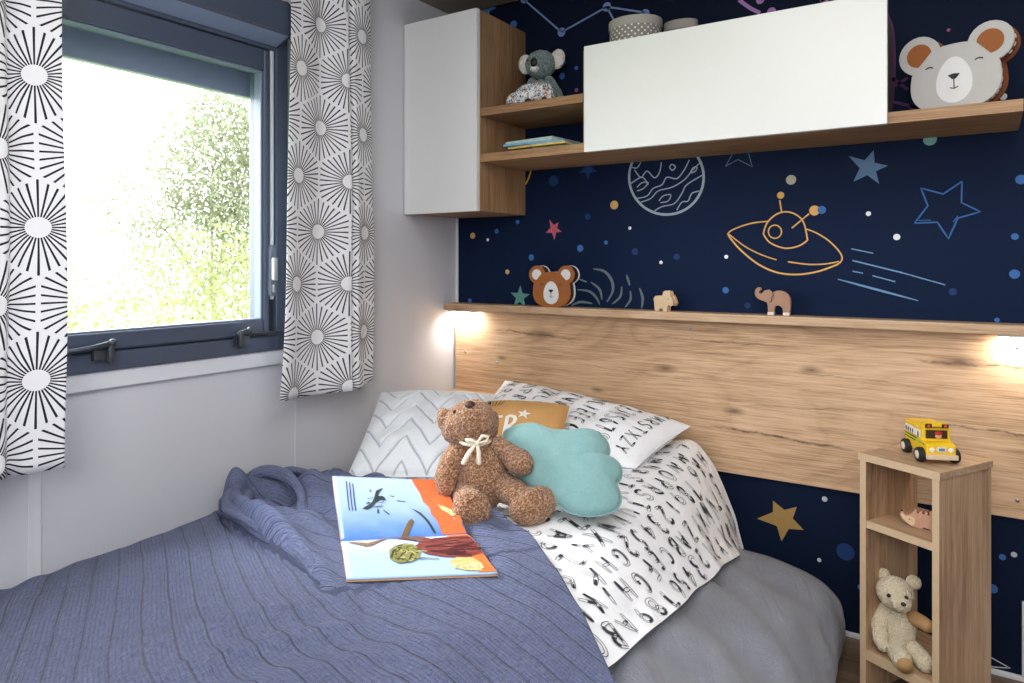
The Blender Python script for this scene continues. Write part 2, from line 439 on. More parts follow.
drawing('painted_speed_lines', '#6f95bb', [([K(*a), K(*b)], w*.0026, tp) for a, b, w, tp in (((478, 249), (547, 263), 1.3, False), ((482, 286), (640, 325), 1.5, False), ((640, 325), (775, 363), 1.2, False), ((482, 320), (515, 326), 1.2, False), ((545, 334), (617, 353), 1.3, False), ((436, 345), (690, 413), 2.3, True))])
st = [(828, 36), (826, 103), (886, 132), (815, 152), (785, 217), (750, 165), (678, 168), (720, 113), (698, 57), (768, 76), (828, 36)]
drawing('painted_outline_star', '#3a6aa8', [([K(*p) for p in st], 1.5*.0026, False), ([K(690, 160), K(730, 158)], .9*.0026, False), ([K(800, 165), K(815, 145)], .9*.0026, False)])
K = crop(690, 0, 3.065)
drawing('painted_star', '#5a7796', polys=[star5([K(563, 460), K(607, 508), K(580, 564), K(501, 557), K(486, 478)])])
K = crop(720, 460, 6.827)
drawing('painted_star', '#a78751', polys=[[K(*p) for p in ((362, 277), (440, 340), (524, 320), (497, 398), (572, 477), (470, 470), (420, 555), (388, 450), (252, 400), (362, 355))]])
drawing('painted_star', '#c0606f', polys=[star5([wp(440+a/3.413, 200+b/3.413) for a, b in ((373, 66), (405, 76), (416, 108), (391, 137), (361, 112))])])
drawing('painted_star', '#5f978c', polys=[regular(520, 297, 12, .05)])
drawing('painted_star', '#203e72', polys=[regular(588, 169, 11, PI)])
drawing('painted_star', '#4f78a6', polys=[regular(487, 8, 12, .5)])
drawing('painted_outline_star', '#5b7186', [([wp(*p) for p in P], .0028, False) for P in ([(725.6, 166.4), (733, 153), (727, 144)], [(725.6, 166.4), (738, 159.5), (752.3, 166.7), (748, 151)])])
K = crop(560, 140, 4.02)
pl = [([K(*p) for p in arc(428, 150, 150, 150, 0, 360, 48)], 2.6*.0031, False)]
for P in ([(300, 120), (325, 150), (350, 125), (380, 152), (400, 130), (408, 90)], [(285, 175), (330, 150), (355, 180)], [(310, 235), (350, 225), (375, 195), (410, 180), (430, 150), (470, 155), (500, 120), (520, 80)], [(325, 250), (365, 235), (395, 205), (450, 190), (500, 160), (530, 125), (560, 95), (572, 90)], [(380, 285), (410, 268), (460, 255), (490, 215), (510, 180), (575, 140)], [(470, 282), (490, 250), (515, 245), (530, 215), (560, 205)], [(310, 190), (330, 172), (355, 172), (335, 195), (310, 205)], [(398, 245), (415, 225), (445, 220), (435, 245), (405, 252)], [(440, 110), (450, 98), (464, 108), (452, 122), (440, 110)], [(525, 130), (535, 112), (550, 108), (545, 125), (525, 133)], [(290, 110), (310, 112), (325, 90)]):
    pl.append(([K(*p) for p in cat_rom(P)], 1.25*.0031, False))
drawing('painted_planet', '#98a8b4', pl)
K = crop(440, 200, 3.413)
drawing('painted_swirl', '#66757f', [([K(*p) for p in cat_rom(P)], w*.0033, True) for P, w in (([(523, 235), (560, 243), (585, 272), (590, 310), (570, 348)], 3.2), ([(475, 270), (502, 280)], 2), ([(515, 280), (545, 305), (553, 340)], 2.6), ([(468, 306), (510, 312), (535, 335), (545, 357)], 2.6), ([(448, 360), (480, 348), (520, 353)], 2.6), ([(637, 255), (648, 292)], 2.6), ([(621, 295), (615, 330), (588, 355)], 2.4), ([(650, 310), (650, 340), (632, 366)], 2.4), ([(681, 300), (692, 335), (688, 370)], 2.8))])
drawing('painted_constellation', '#7187b3', [([wp(*a), wp(*b)], .0062, False) for a, b in (((524.4, 0), (561.6, 32.2)), ((561.6, 32.2), (606.9, 6.9)), ((606.9, 6.9), (645, 12.5)), ((606.9, 6.9), (616, 24)), ((524.4, 0), (512, -20)))], discs=[(wp(a, b), 4.8*.0033) for a, b in ((524.4, -1), (561.6, 32.2), (606.9, 6.9), (645, 14))])
K = crop(690, 0, 3.065)
drawing('painted_constellation', '#a87ab5', [([K(*p) for p in cat_rom(P)], .011, False) for P in ([(150, 0), (185, 25), (215, 40)], [(250, -30), (215, 0)], [(400, 5), (420, -10)])], discs=[(K(250, 36), .013), (K(412, 2), .011), (K(215, 0), .012)])
drawing('painted_constellation', '#57305c', [([K(*p) for p in P], .008, False) for P in (cat_rom([(600, 40), (620, 90), (626, 200), (618, 330)]), [(626, 265), (668, 238)], [(620, 240), (668, 275)], [(622, 312), (700, 330)])], discs=[(K(690, 328), .014)])
drawing('painted_arc', '#d9b23c', [([wp(*p) for p in cat_rom([(531.5, 168), (529.5, 176), (525.5, 184), (519, 190)])], .006, False)])
drawing('painted_triangle', '#c6c9cc', [([wp(*p) for p in ((985, 654), (1010.4, 668.2), (985, 666))], .0028, False)])

# ------------------------------------------------------------------ window
win = bpy.data.objects.new('window_1', None); COL.objects.link(win); tag(win, kind='structure')
Y0, Y1, Z0, Z1 = WY0, WY1, WZ0, WZ1
mb = MB()
fx0, fx1 = -.065, .02
mb.box(fx0, fx1, Y1-.030, Y1+.012, Z0, Z1).box(fx0, fx1, Y0-.012, Y0+.03, Z0, Z1)
mb.box(fx0, fx1, Y0+.03, Y1-.03, Z0, Z0+.043).box(fx0, fx1, Y0+.03, Y1-.03, Z1-.05, Z1)
mb.build('window_frame', FRAME, win, bevel=.003)
sy0, sy1, sz0, sz1 = Y0+.055, Y1-.049, Z0+.047, Z1-.053     # sash
mb = MB(); sx0, sx1 = -.05, .016; b = .020; bz = .042; bt = .060
mb.box(sx0, sx1, sy1-b, sy1, sz0, sz1).box(sx0, sx1, sy0, sy0+b, sz0, sz1).box(sx0, sx1, sy0+b, sy1-b, sz0, sz0+bz).box(sx0, sx1, sy0+b, sy1-b, sz1-bt, sz1)
sash = mb.build('window_sash', FRAME, win, bevel=.005)
gy0, gy1, gz0, gz1 = sy0+b, sy1-b, sz0+bz, sz1-bt
mb = MB(); q = .005            # bright glazing bead round the glass
mb.box(-.02, .009, gy1-q, gy1, gz0, gz1).box(-.02, .009, gy0, gy0+q, gz0, gz1).box(-.02, .009, gy0, gy1, gz0, gz0+q).box(-.02, .009, gy0, gy1, gz1-q, gz1)
mb.build('glazing_bead', plain('bead_grey', '#76839a', .3), sash, bevel=.002)
t = T('window_glass'); t.n.remove(t.b)
tr = t.n.new('ShaderNodeBsdfTransparent'); gl = t.n.new('ShaderNodeBsdfGlossy'); gl.inputs['Roughness'].default_value = .02
mx = t.n.new('ShaderNodeMixShader'); lw = t.n.new('ShaderNodeLayerWeight'); lw.inputs['Blend'].default_value = .12
t.l.new(lw.outputs['Fresnel'], mx.inputs[0]); t.l.new(tr.outputs[0], mx.inputs[1]); t.l.new(gl.outputs[0], mx.inputs[2])
t.l.new(mx.outputs[0], t.n['Material Output'].inputs[0]); tr.inputs[0].default_value = (.98, .985, .985, 1)
MB().box(-.026, -.022, gy0, gy1, gz0, gz1).build('window_pane', t.m, sash)
mb = MB().box(-.02, .006, sy1+.001, sy1+.019, sz0, sz1).box(-.02, .010, sy0, sy1, Z0+.0425, Z0+.0475); mb.build('dark_groove', FRAME_DK, win)
mb = MB().box(.006, .013, sy1+.006, sy1+.017, Z0+.145, Z1-.04); mb.build('white_seal_strip', plain('white_seal', '#c3c7cf', .4), win, bevel=.002)
mb = MB(); mb.box(.012, .028, sy1-.008, sy1+.014, .955, 1.10); mb.build('window_latch', plain('latch_grey', '#6d7686', .35, .4), win, bevel=.004)
mb = MB(); mb.box(.026, .040, sy1-.004, sy1+.010, 1.0, 1.065).box(.026, .032, sy1-.002, sy1+.008, .965, .99); mb.build('latch_lever', SILVER, win, bevel=.003)
MB().box(-.10, -.075, gy0-.03, gy1+.05, gz1-.062, gz1+.05).build('lowered_shutter', plain('shutter_grey', '#667089', .4), win, bevel=.004)
for yb, dirn in ((-1.355, -1), (-.985, 1)):
    mb = MB(); zb = Z0+.045
    mb.box(.018, .034, yb-.022, yb+.022, zb-.018, zb+.006)
    mb.tube([(.04, yb-.012*dirn, zb-.02), (.04, yb-.012*dirn, zb+.016)], .007)
    mb.tube([(.036, yb+.014*dirn*-1, zb+.012), (.04, yb+.004, zb+.018), (.04, yb+.03*dirn, zb+.013), (.037, yb+.12*dirn, zb+.006)], [.008, .008, .006, .005])
    mb.tube([(.03, yb+.015, zb+.014), (.042, yb+.015, zb+.022)], .009)
    mb.build('window_stay', BLACK_METAL, win, bevel=.001)
# roller blind cassette
bl = thing('blind_cassette', 'anthracite roller blind box mounted over the top of the window', 'blind', (0, -1.4, 1.7))
mb = MB(); prof = [(.0, -.034), (.021, -.034), (.076, -.012), (.083, -.004), (.083, .066), (.062, .088), (.0, .088)]
n = len(prof); vs = [(x, y, z) for y in (-.62, .537) for x, z in prof]
mb.add(vs, [(i, (i+1) % n, n+(i+1) % n, n+i) for i in range(n)]+[tuple(range(n)), tuple(range(n, 2*n))], smooth=False)
mb.build('cassette_body', FRAME, bl, bevel=.003)
mb = MB(); mb.add([(x, .5372, z) for x, z in [(.0, -.036), (.021, -.036), (.077, -.014), (.085, -.004), (.085, .068), (.062, .090), (.0, .090)]]+[(x, .5415, z) for x, z in [(.0, -.036), (.021, -.036), (.077, -.014), (.085, -.004), (.085, .068), (.062, .090), (.0, .090)]], [(i, (i+1) % 7, 7+(i+1) % 7, 7+i) for i in range(7)]+[tuple(range(7)), tuple(range(7, 14))], smooth=False); mb.build('end_cap', plain('cap_dark', '#2d3647', .4), bl, bevel=.003)
MB().add([(.0225, -.615, -.0345), (.0755, -.615, -.0132), (.0755, .533, -.0132), (.0225, .533, -.0345)], [(0, 1, 2, 3)], smooth=False).build('underside_reflection', plain('cassette_painted_reflection', '#7d8ba6', .3), bl, solid=.0006, solid_off=0)  # paler sheet: reflected window light painted below the cassette
mb = MB().box(.0, .03, -.62, .50, .092, .2); mb.build('upper_rail', plain('cap_dark', '#2d3647', .4), bl, bevel=.004)

# ------------------------------------------------------------------ outdoors
GRASS = plain('outdoor_grass', '#8aa050', .9, vary=.3, scale=3)
g = MB().add([(-30, -15, -.5), (-.1, -15, -.5), (-.1, 25, -.5), (-30, 25, -.5)], [(0, 1, 2, 3)], smooth=False).build('ground', GRASS); g['kind'] = 'structure'
def leafmat(name, a, b_):
    t = T(name); v = t.noise(t.vec(*t.coord()), 5, 3)
    c = t.mix(v, a, b_); t.color(c).set(.6, spec=.2)
    tl = t.n.new('ShaderNodeBsdfTranslucent'); t.put(tl.inputs[0], c)
    mx = t.n.new('ShaderNodeMixShader'); mx.inputs[0].default_value = .45
    t.l.new(t.b.outputs[0], mx.inputs[1]); t.l.new(tl.outputs[0], mx.inputs[2]); t.l.new(mx.outputs[0], t.n['Material Output'].inputs[0])
    return t.m
LEAF_A = leafmat('hedge_leaf', '#5c6234', '#8c9165'); LEAF_B = leafmat('tree_leaf', '#686d57', '#90947b')
BARK = plain('bark', '#77735f', .9)
def tree(name, label, loc, lobes, count, leaf, trunk, m):
    tr = thing(name, label, 'tree' if name == 'tree' else 'bush', loc)
    rnd = random.Random(len(label)*7+count)
    mb = MB()
    tot = sum(l[3]*l[4]*l[5] for l in lobes)
    for (cx, cy, cz, rx, ry, rz) in lobes:
        for _ in range(int(count*rx*ry*rz/tot)):
            while True:
                u = Vector((rnd.uniform(-1, 1), rnd.uniform(-1, 1), rnd.uniform(-1, 1)))
                if .25 < u.length < 1: break
            c = Vector((cx+u.x*rx, cy+u.y*ry, cz+u.z*rz))
            q = Euler((rnd.uniform(-1.2, 1.2), rnd.uniform(-1.2, 1.2), rnd.uniform(0, 6.3))).to_matrix()
            s = leaf*rnd.uniform(.6, 1.3)
            mb.add([c+q @ Vector(p)*s for p in ((-1, 0, 0), (0, -.45, .1), (1, 0, 0), (0, .45, .1))], [(0, 1, 2, 3)], smooth=False)
    mb.build('foliage', m, tr, weld='open')
    mb = MB()
    mb.tube([(0, 0, 0), (.03, .02, trunk*.5), (0, 0, trunk)], [.035, .03, .02])
    for (cx, cy, cz, rx, ry, rz) in lobes: mb.tube([(0, 0, trunk*.7), (cx*.6, cy*.6, (trunk+cz)*.5), (cx, cy, cz)], [.018, .014, .006], 7)
    mb.build('trunk', BARK, tr)
tree('hedge_bush', 'bright yellow green bush outside the left half of the window', (-3.0, -.62, -.5), [(0, 0, 1.12, .85, .75, .66), (-.25, -.7, 1.1, .8, .7, .66), (-.1, .1, .5, .9, .9, .6)], 13000, .024, .5, LEAF_A)
tree('hedge_bush', 'bright green bush outside, low behind the right half of the glass', (-3.0, 1.02, -.5), [(0, 0, 1.12, .9, .75, .72), (.1, .8, 1.15, .8, .75, .8), (0, .2, .5, .9, 1.0, .6)], 13000, .024, .5, LEAF_A)
tree('tree', 'pale leafy tree rising outside in the right half of the window', (-5.6, 2.75, -.5), [(0, 0, 2.75, .75, .7, .8), (-.2, -.75, 2.15, .5, .5, .5), (.2, .5, 3.3, .9, .8, .8), (.1, .7, 2.0, .8, .8, .9), (0, -.1, 1.7, .8, .8, .7), (.1, .3, 2.6, .8, .9, .8)], 19000, .034, 1.6, LEAF_B)

# ------------------------------------------------------------------ curtains
t = T('starburst_curtain'); u, v, _ = t.coord('UV')
DX, DY = .176, .1524
def burst(ox, oy):
    a = t.math('WRAP', u+ox*DX, DX/2, -DX/2); b_ = t.math('WRAP', v+oy*2*DY, DY, -DY); return a, b_
a0, b0 = burst(0, 0); a1, b1 = burst(.5, .5)
d0 = t.math('SQRT', a0*a0+b0*b0); d1 = t.math('SQRT', a1*a1+b1*b1); pick = d0 < d1
a = a1+(a0-a1)*pick; b_ = b1+(b0-b1)*pick; d = d1+(d0-d1)*pick
NR = 32
ang = t.math('ARCTAN2', b_, a)*(NR/(2*PI))
fr = t.math('ABSOLUTE', t.math('FRACT', ang+.5)-.5)             # 0 on a ray
lat = fr*(2*PI/NR)*d                                            # metres away from the ray centre
idx = t.math('ABSOLUTE', t.math('WRAP', t.math('ROUND', ang), 1.0, -1.0))
hexd = t.math('MAXIMUM', t.math('ABSOLUTE', a), t.math('ABSOLUTE', a)*.5+t.math('ABSOLUTE', b_)*.866)
ray = (lat < (.0012+d*.010))*(d > .021)*(hexd < DX*.5-.004)
base = '#f1f1f4'
col = t.mix(ray, base, '#26282c')
t.color(col).set(.85, spec=.1)
fine = t.noise(t.vec(u*700, v*700, 0.0), 1, 2); t.bump(fine, .08, .001)
tl = t.n.new('ShaderNodeBsdfTranslucent'); t.put(tl.inputs[0], col)
mx = t.n.new('ShaderNodeMixShader'); mx.inputs[0].default_value = .10
t.l.new(t.b.outputs[0], mx.inputs[1]); t.l.new(tl.outputs[0], mx.inputs[2]); t.l.new(mx.outputs[0], t.n['Material Output'].inputs[0])
CURT = t.m
def curtain(name, label, ya, yb, z0, z1, folds, flare, ph, u0, v0, us, crease, kick, xb=.085):
    """pleated cloth hanging from the ceiling line; ya<yb along the wall"""
    def fn(i, j):
        z = z0+(z1-z0)*j; k = 1-j
        y = ya+(yb-ya)*i; yc = (ya+yb)/2
        y = yc+(y-yc)*(1+flare*k)
        amp = .013+.010*k
        x = xb+amp*math.sin(folds*2*PI*i+ph+.35*k)+.004*math.sin(folds*4*PI*i+1.3*ph+2*j)
        x -= .024*math.exp(-((i-crease)/.022)**2); y -= kick*k**2*(1-i)**1.5
        x = max(x, .03)
        z -= .012*k**3*math.sin(PI*i)
        return Vector((x+.012*k, y+.006*math.sin(9*j+5*i)*k, z))
    # cloth length along the pleats for the print
    N = 120; L = [0]
    for q in range(N): L.append(L[-1]+(fn((q+1)/N, .4)-fn(q/N, .4)).length)
    def uvf(i, j): return ((L[int(round(i*N))]*us+u0), (z1-z0)*j+v0)
    mb = MB(); mb.grid(fn, N, 60, uvf)
    o = mb.build(name, CURT, None, solid=.0016, weld='open', solid_off=0)
    return tag(o, label, 'curtain', 'starburst curtains')
curtain('curtain', 'starburst print curtain hanging at the right of the window, near the white cabinet', -.876, -.545, .675, 1.96, 1.5, .09, 1.0, .047, .1404, .86, .69, .045)
curtain('curtain', 'starburst print curtain at the left of the window, cut by the photo edge', -1.92, -1.494, .635, 1.96, 1.75, .02, 2.4, -.054, .123, .92, .82, .0, .121)

# ------------------------------------------------------------------ headboard, ledge and lights
hb = thing('headboard_panel', 'wide light oak headboard panel with knots and cracks behind the bed', 'headboard', (.95, -.01, .41))
mb = MB().box(-.936, .93, -.012, .0095, 0, .4615); mb.build('panel', OAK_X, hb, bevel=.001)
hb.location = (.95, -.01, .41)
def hp(px, py): p = at(px, py, y=-.022); return (p[0]-.95, p[2]-.41)
mb0 = None
for (px, py) in ((473, 319), (689.5, 329), (1017, 347.5), (1017.4, 500.5), (465.5, 351.5), (497, 362.5)):
    a, c = hp(px, py); mb = MB()
    mb.lathe([(.0005, 0), (.0045, 0), (.0042, .003), (.001, .0036)], Matrix.Translation((a, -.012, c)) @ Matrix.Rotation(PI/2, 4, 'X'), 14)
    mb.build('screw_cap', SILVER, hb)
lg = MB().box(0.002, 1.88, -.0765, 0, .872, .897).build('wall_ledge', OAK_LEDGE, None, bevel=.0015)
tag(lg, 'long narrow oak ledge running above the headboard', 'shelf')
EM = T('led_glow'); EM.b.inputs['Emission Color'].default_value = (1, .93, .82, 1); EM.b.inputs['Emission Strength'].default_value = 9
for xx, lab in ((.075, 'small recessed led light under the ledge beside the left wall'), (1.80, 'small recessed led light under the ledge at the right photo edge')):
    th = thing('led_light', lab, 'light', (xx, -.048, .866), 0, 'led lights under the ledge')
    MB().box(-.06, .06, -.016, .016, 0, .0055).build('light_body', SILVER, th, bevel=.001)
    MB().box(-.055, .055, -.012, .012, -.0012, .0).build('diffuser', EM.m, th)
    L = bpy.data.lights.new('led_lamp', 'AREA'); L.shape = 'RECTANGLE'; L.size = .10; L.size_y = .02; L.energy = .62; L.color = (1, .93, .83)
    lo = bpy.data.objects.new('led_lamp', L); COL.objects.link(lo); lo.location = (xx, -.05, .862); lo.rotation_euler = (math.radians(14), 0, 0)

# ------------------------------------------------------------------ wall cabinets and shelves
cb = thing('wall_cabinet', 'tall wall cabinet with plain white door and oak sides in the corner', 'cabinet', (.16, -.14, 1.222))
zt = 1.887-1.222
mb = MB().box(-.157, -.139, -.14, .139, 0, zt).box(-.139, .141, -.14, .139, 0, .018).box(-.139, .141, -.14, .139, zt-.018, zt).box(-.139, .141, .131, .139, .018, zt-.018)
mb.build('carcass', OAK_Z, cb, bevel=.001)
MB().box(.141, .159, -.14, .139, 0, zt).build('side_panel', OAK_Z, cb, bevel=.001)
mb = MB().box(-.157, .158, -.162, -.1425, -.002, zt+.002); mb.build('door', WHITE_GLOSS, cb, bevel=.0015)

sh = MB().box(.3195, 1.787, -.282, -.0005, 1.383, 1.4105).build('wall_shelf', OAK_XS, None, bevel=.001)
tag(sh, 'long oak wall shelf carrying the wide white flap cabinet', 'shelf')
ms = MB().box(.3195, .70, -.282, -.0005, 1.535, 1.5615).build('cubby_shelf', OAK_XS, None, bevel=.001)
tag(ms, 'short oak shelf between the two white cabinets, under the koala', 'shelf')
fc = thing('flap_cabinet', 'wide white flap door cabinet standing on the long oak shelf', 'cabinet', (1.11, -.14, 1.4112))
H2 = 1.690-1.4112
mb = MB().box(-.41, -.394, -.14, .139, 0, H2).box(-.394, .378, -.14, .139, H2-.016, H2).box(-.394, .378, -.14, .139, 0, .012).box(-.394, .378, .131, .139, .012, H2-.016)
mb.build('carcass', plain('cabinet_side', '#7b6d5c', .5), fc, bevel=.001)
MB().box(.378, .394, -.14, .139, 0, H2).build('side_panel', plain('cabinet_side', '#7b6d5c', .5), fc, bevel=.002)
mb = MB().box(-.396, .412, -.162, -.1445, -.031, 1.696-1.4112); mb.build('flap_door', WHITE_GLOSS, fc, bevel=.0015)

# corner bedside cabinet
bc = thing('bedside_cabinet', 'narrow oak bedside cabinet in the corner behind the white quilted pillow', 'cabinet', (.105, -.13, 0))
mb = MB().box(-.1, -.084, -.105, .105, 0, .55).box(.084, .1, -.105, .105, 0, .55); mb.build('side_panel', OAK_U, bc, bevel=.001)
MB().box(-.103, .103, -.108, .106, .55, .566).build('top_board', OAK_UH, bc, bevel=.001)
MB().box(-.084, .084, -.105, .105, .39, .406).build('shelf_board', OAK_UH, bc, bevel=.001)

# standing shelf unit at the right, turned 28 degrees
YAW = -math.radians(28)
un = thing('shelf_unit', 'narrow light oak open shelf unit standing at an angle beside the bed', 'shelf unit', (1.5945, -.2285, 0), YAW)
w2, d2, hh = .097, .1035, .585
for sx in (-1, 1):
    MB().box(min(sx*w2, sx*(w2-.0155)), max(sx*w2, sx*(w2-.0155)), -d2, d2, 0, hh-.0175).build('side_panel', [OAK_U], un, bevel=.0012)
MB().box(-w2-.003, w2+.003, -d2-.003, d2+.003, hh-.0175, hh).build('top_board', OAK_UH, un, bevel=.0015)
for z0, z1 in ((.405, .4225), (.084, .1085)):
    MB().box(-w2+.0157, w2-.0157, -d2+.002, d2, z0, z1).build('shelf_board', OAK_UH, un, bevel=.001)
for sx in (-1, 1):
    MB().box(min(sx*w2, sx*(w2-.0155)), max(sx*w2, sx*(w2-.0155)), -d2-.0012, -d2, 0, hh-.0175).build('edge_band', OAK_END, un)
MB().box(-w2-.003, w2+.003, -d2-.0042, -d2-.003, hh-.0175, hh).build('edge_band', OAK_END, un)
for z0, z1 in ((.405, .4225), (.084, .1085)):
    MB().box(-w2+.0157, w2-.0157, -d2+.0008, -d2+.002, z0, z1).build('edge_band', OAK_END, un)

# ------------------------------------------------------------------ bed
CLOTH_GREY = None
t = T('grey_cotton'); x, y, z = t.coord()
v = t.noise(t.vec(x*6, y*6, z*6), 1, 5); w_ = t.noise(t.vec(x*260, y*260, z*260), 1, 2)
cr = t.noise(t.vec(x*14+y*6, y*5-x*3, z*10), 1, 5, .6, .8)
t.color(t.mix(v, '#6f727b', '#999ca5')).set(.9, spec=.12, sheen=.2).bump(cr*1.2+w_*.12, .75, .016); CLOTH_GREY = t.m
t = T('printed_cotton'); x, y, z = t.coord()
cr = t.noise(t.vec(x*11, y*11, z*11), 1, 5, .55, .6); w_ = t.noise(t.vec(x*400, y*400, z*400), 1, 2)
t.color(t.mix(cr, '#eceef2', '#fbfcfe')).set(.85, spec=.12).bump(cr+w_*.06, .32, .012); COTTON = t.m
INK = plain('letter_ink', '#2a2d35', .8, vary=.3, scale=200)

ST_G = [(-.055, [(.06, .37), (.5, .40), (.9, .39), (.98, .33), (1.05, .24), (1.12, .198), (1.25, .187), (1.33, .153), (1.376, .104), (1.389, .045), (1.385, .004)]),
        (-.30, [(.06, .37), (.5, .41), (.93, .40), (1.03, .35), (1.09, .28), (1.16, .247), (1.26, .228), (1.345, .185), (1.392, .115), (1.404, .045), (1.40, .004)]),
        (-.75, [(.06, .37), (.5, .41), (.95, .42), (1.08, .385), (1.16, .335), (1.22, .300), (1.30, .262), (1.375, .20), (1.415, .115), (1.428, .045), (1.42, .004)]),
        (-1.25, [(.06, .37), (.5, .41), (.95, .425), (1.1, .405), (1.19, .365), (1.27, .325), (1.35, .27), (1.405, .19), (1.432, .11), (1.44, .04), (1.435, .004)]),
        (-2.02, [(.06, .37), (.5, .41), (.95, .425), (1.1, .405), (1.19, .365), (1.27, .325), (1.35, .27), (1.405, .19), (1.432, .11), (1.44, .04), (1.435, .004)])]
ST_W = [(-.055, [(.10, .40), (.35, .445), (.65, .465), (.88, .487), (.955, .503), (1.005, .462), (1.048, .395), (1.093, .30), (1.124, .208)]),
        (-.30, [(.10, .40), (.35, .445), (.65, .465), (.90, .475), (.99, .463), (1.05, .425), (1.095, .37), (1.135, .31), (1.166, .272)]),
        (-.60, [(.10, .40), (.35, .445), (.65, .465), (.91, .468), (1.01, .455), (1.075, .425), (1.12, .385), (1.155, .352), (1.185, .326)]),
        (-.90, [(.10, .40), (.35, .445), (.65, .465), (.92, .467), (1.03, .455), (1.09, .433), (1.14, .405), (1.18, .383), (1.208, .369)]),
        (-1.18, [(.10, .40), (.35, .445), (.65, .465), (.90, .468), (.99, .463), (1.05, .453), (1.11, .437), (1.16, .418), (1.203, .398)]),
        (-1.42, [(.10, .40), (.35, .445), (.65, .465), (.88, .468), (.95, .466), (1.02, .459), (1.09, .445), (1.14, .428), (1.188, .408)])]
ST_N = [(-.6, [(.006, .345), (.05, .385), (.14, .425), (.35, .462), (.65, .478), (.92, .481), (1.04, .470), (1.12, .447), (1.20, .415), (1.28, .378), (1.365, .315), (1.42, .225), (1.446, .12), (1.452, .02)]),
        (-2.06, [(.006, .330), (.05, .370), (.14, .415), (.35, .455), (.65, .475), (.92, .478), (1.04, .470), (1.12, .447), (1.20, .415), (1.28, .378), (1.365, .315), (1.42, .225), (1.446, .12), (1.452, .02)])]
def prof_fn(ST):
    curves = [(y, cat_rom(p, 10)) for y, p in ST]
    n = len(curves[0][1])-1
    def f(s, y):
        y = min(max(y, ST[-1][0]), ST[0][0])
        for (ya, ca), (yb, cb) in zip(curves, curves[1:]):
            if y >= yb:
                t_ = (ya-y)/(ya-yb); t_ = t_*t_*(3-2*t_)*.5+t_*.5
                k = min(s*n, n-1e-6); i = int(k); r = k-i
                A = Vector(ca[i]).lerp(Vector(ca[i+1]), r); B = Vector(cb[i]).lerp(Vector(cb[i+1]), r)
                return A.lerp(B, t_)
        return Vector(curves[-1][1][int(s*n)])
    return f
pg, pw_, pn = prof_fn(ST_G), prof_fn(ST_W), prof_fn(ST_N)
def n3(x, y, z, f): return noise.noise(Vector((x*f, y*f, z*f)))

mt = thing('mattress', 'mattress hidden under the bedding of the single bed', 'mattress', (.6, -1.05, .12))
mb = MB(); mb.box(-.36, .36, -.95, .75, 0, .20); mb.build('mattress_core', plain('mattress_cloth', '#d8d8d8', .9), mt, bevel=.03)
bd = thing('single_bed', 'low single bed hidden beneath the grey cover', 'bed', (.6, -1.05, 0))
MB().box(-.36, .36, -.95, .75, .035, .118).build('base_box', plain('bed_base_cloth', '#4a4b50', .9), bd, bevel=.006)
for sx in (-.3, .3):
    for sy in (-.88, .68):
        MB().lathe([(.018, 0), (.022, .036)], Matrix.Translation((sx, sy, 0)), 16).build('leg', BLACK, bd)

def grey_fn(i, j):
    y = -.04-1.98*j; p = pg(i, y); k = sstep(.98, 1.12, p.x)
    fold = math.sin(y*26+p.x*9+3*n3(p.x, y, 0, 3))*.010*k*sstep(.02, .2, p.y)+n3(p.x+.6*y, y-.5*p.x, p.y, 9)*.014*k
    big = n3(p.x*.6, y, 0, 4)*.014*k
    e = sstep(0, .035, j)
    if y > -.26: p.x = max(p.x, .214)
    return Vector((p.x+fold+big*.5-(1-e)*.015*k, y, max(.003, p.y*(1-.02*(1-e))+(fold*.6+big)*sstep(.0, .06, p.y)*(1 if p.y > .05 else 0))))
mb = MB(); mb.grid(grey_fn, 110, 130)
go = mb.build('bed_cover', CLOTH_GREY, None, solid=.006, weld='open', solid_off=-1)
tag(go, 'plain grey cotton bed cover hanging to the floor along the right side of the bed', 'bed cover')

def white_fn(s, y, off=0.0):
    p = pw_(s, y); k = sstep(.62, .9, s)
    if y > -.26: p.x = max(p.x, .216)
    wr = n3(p.x, y, p.y, 8)*.010+n3(p.x, y*.6, p.y, 19)*.0035+abs(n3(p.x*1.4+y, y, 0, 6))*-.010*k
    side = math.sin(y*21+2.5*n3(p.x, y, 0, 2))*.004*sstep(.6, 1, s)
    edge = math.sin(y*13)*.003*sstep(.8, 1, s)
    z = p.y+wr*(1-.3*k)+edge
    x = p.x+side+wr*.6*k
    if not off: return Vector((x, y, z))
    e = .004; a = white_fn(min(1, s+e), y)-white_fn(max(0, s-e), y); b_ = white_fn(s, y+e)-white_fn(s, y-e)
    nn = b_.cross(a); nn = nn if nn.z > 0 or nn.x > 0 else -nn
    if nn.dot(Vector((.5, 0, 1))) < 0: nn = -nn
    return Vector((x, y, z))+nn.normalized()*off
mb = MB(); YW0, YW1 = -.05, -1.40
mb.grid(lambda i, j: white_fn(i, YW0+(YW1-YW0)*j), 100, 130)
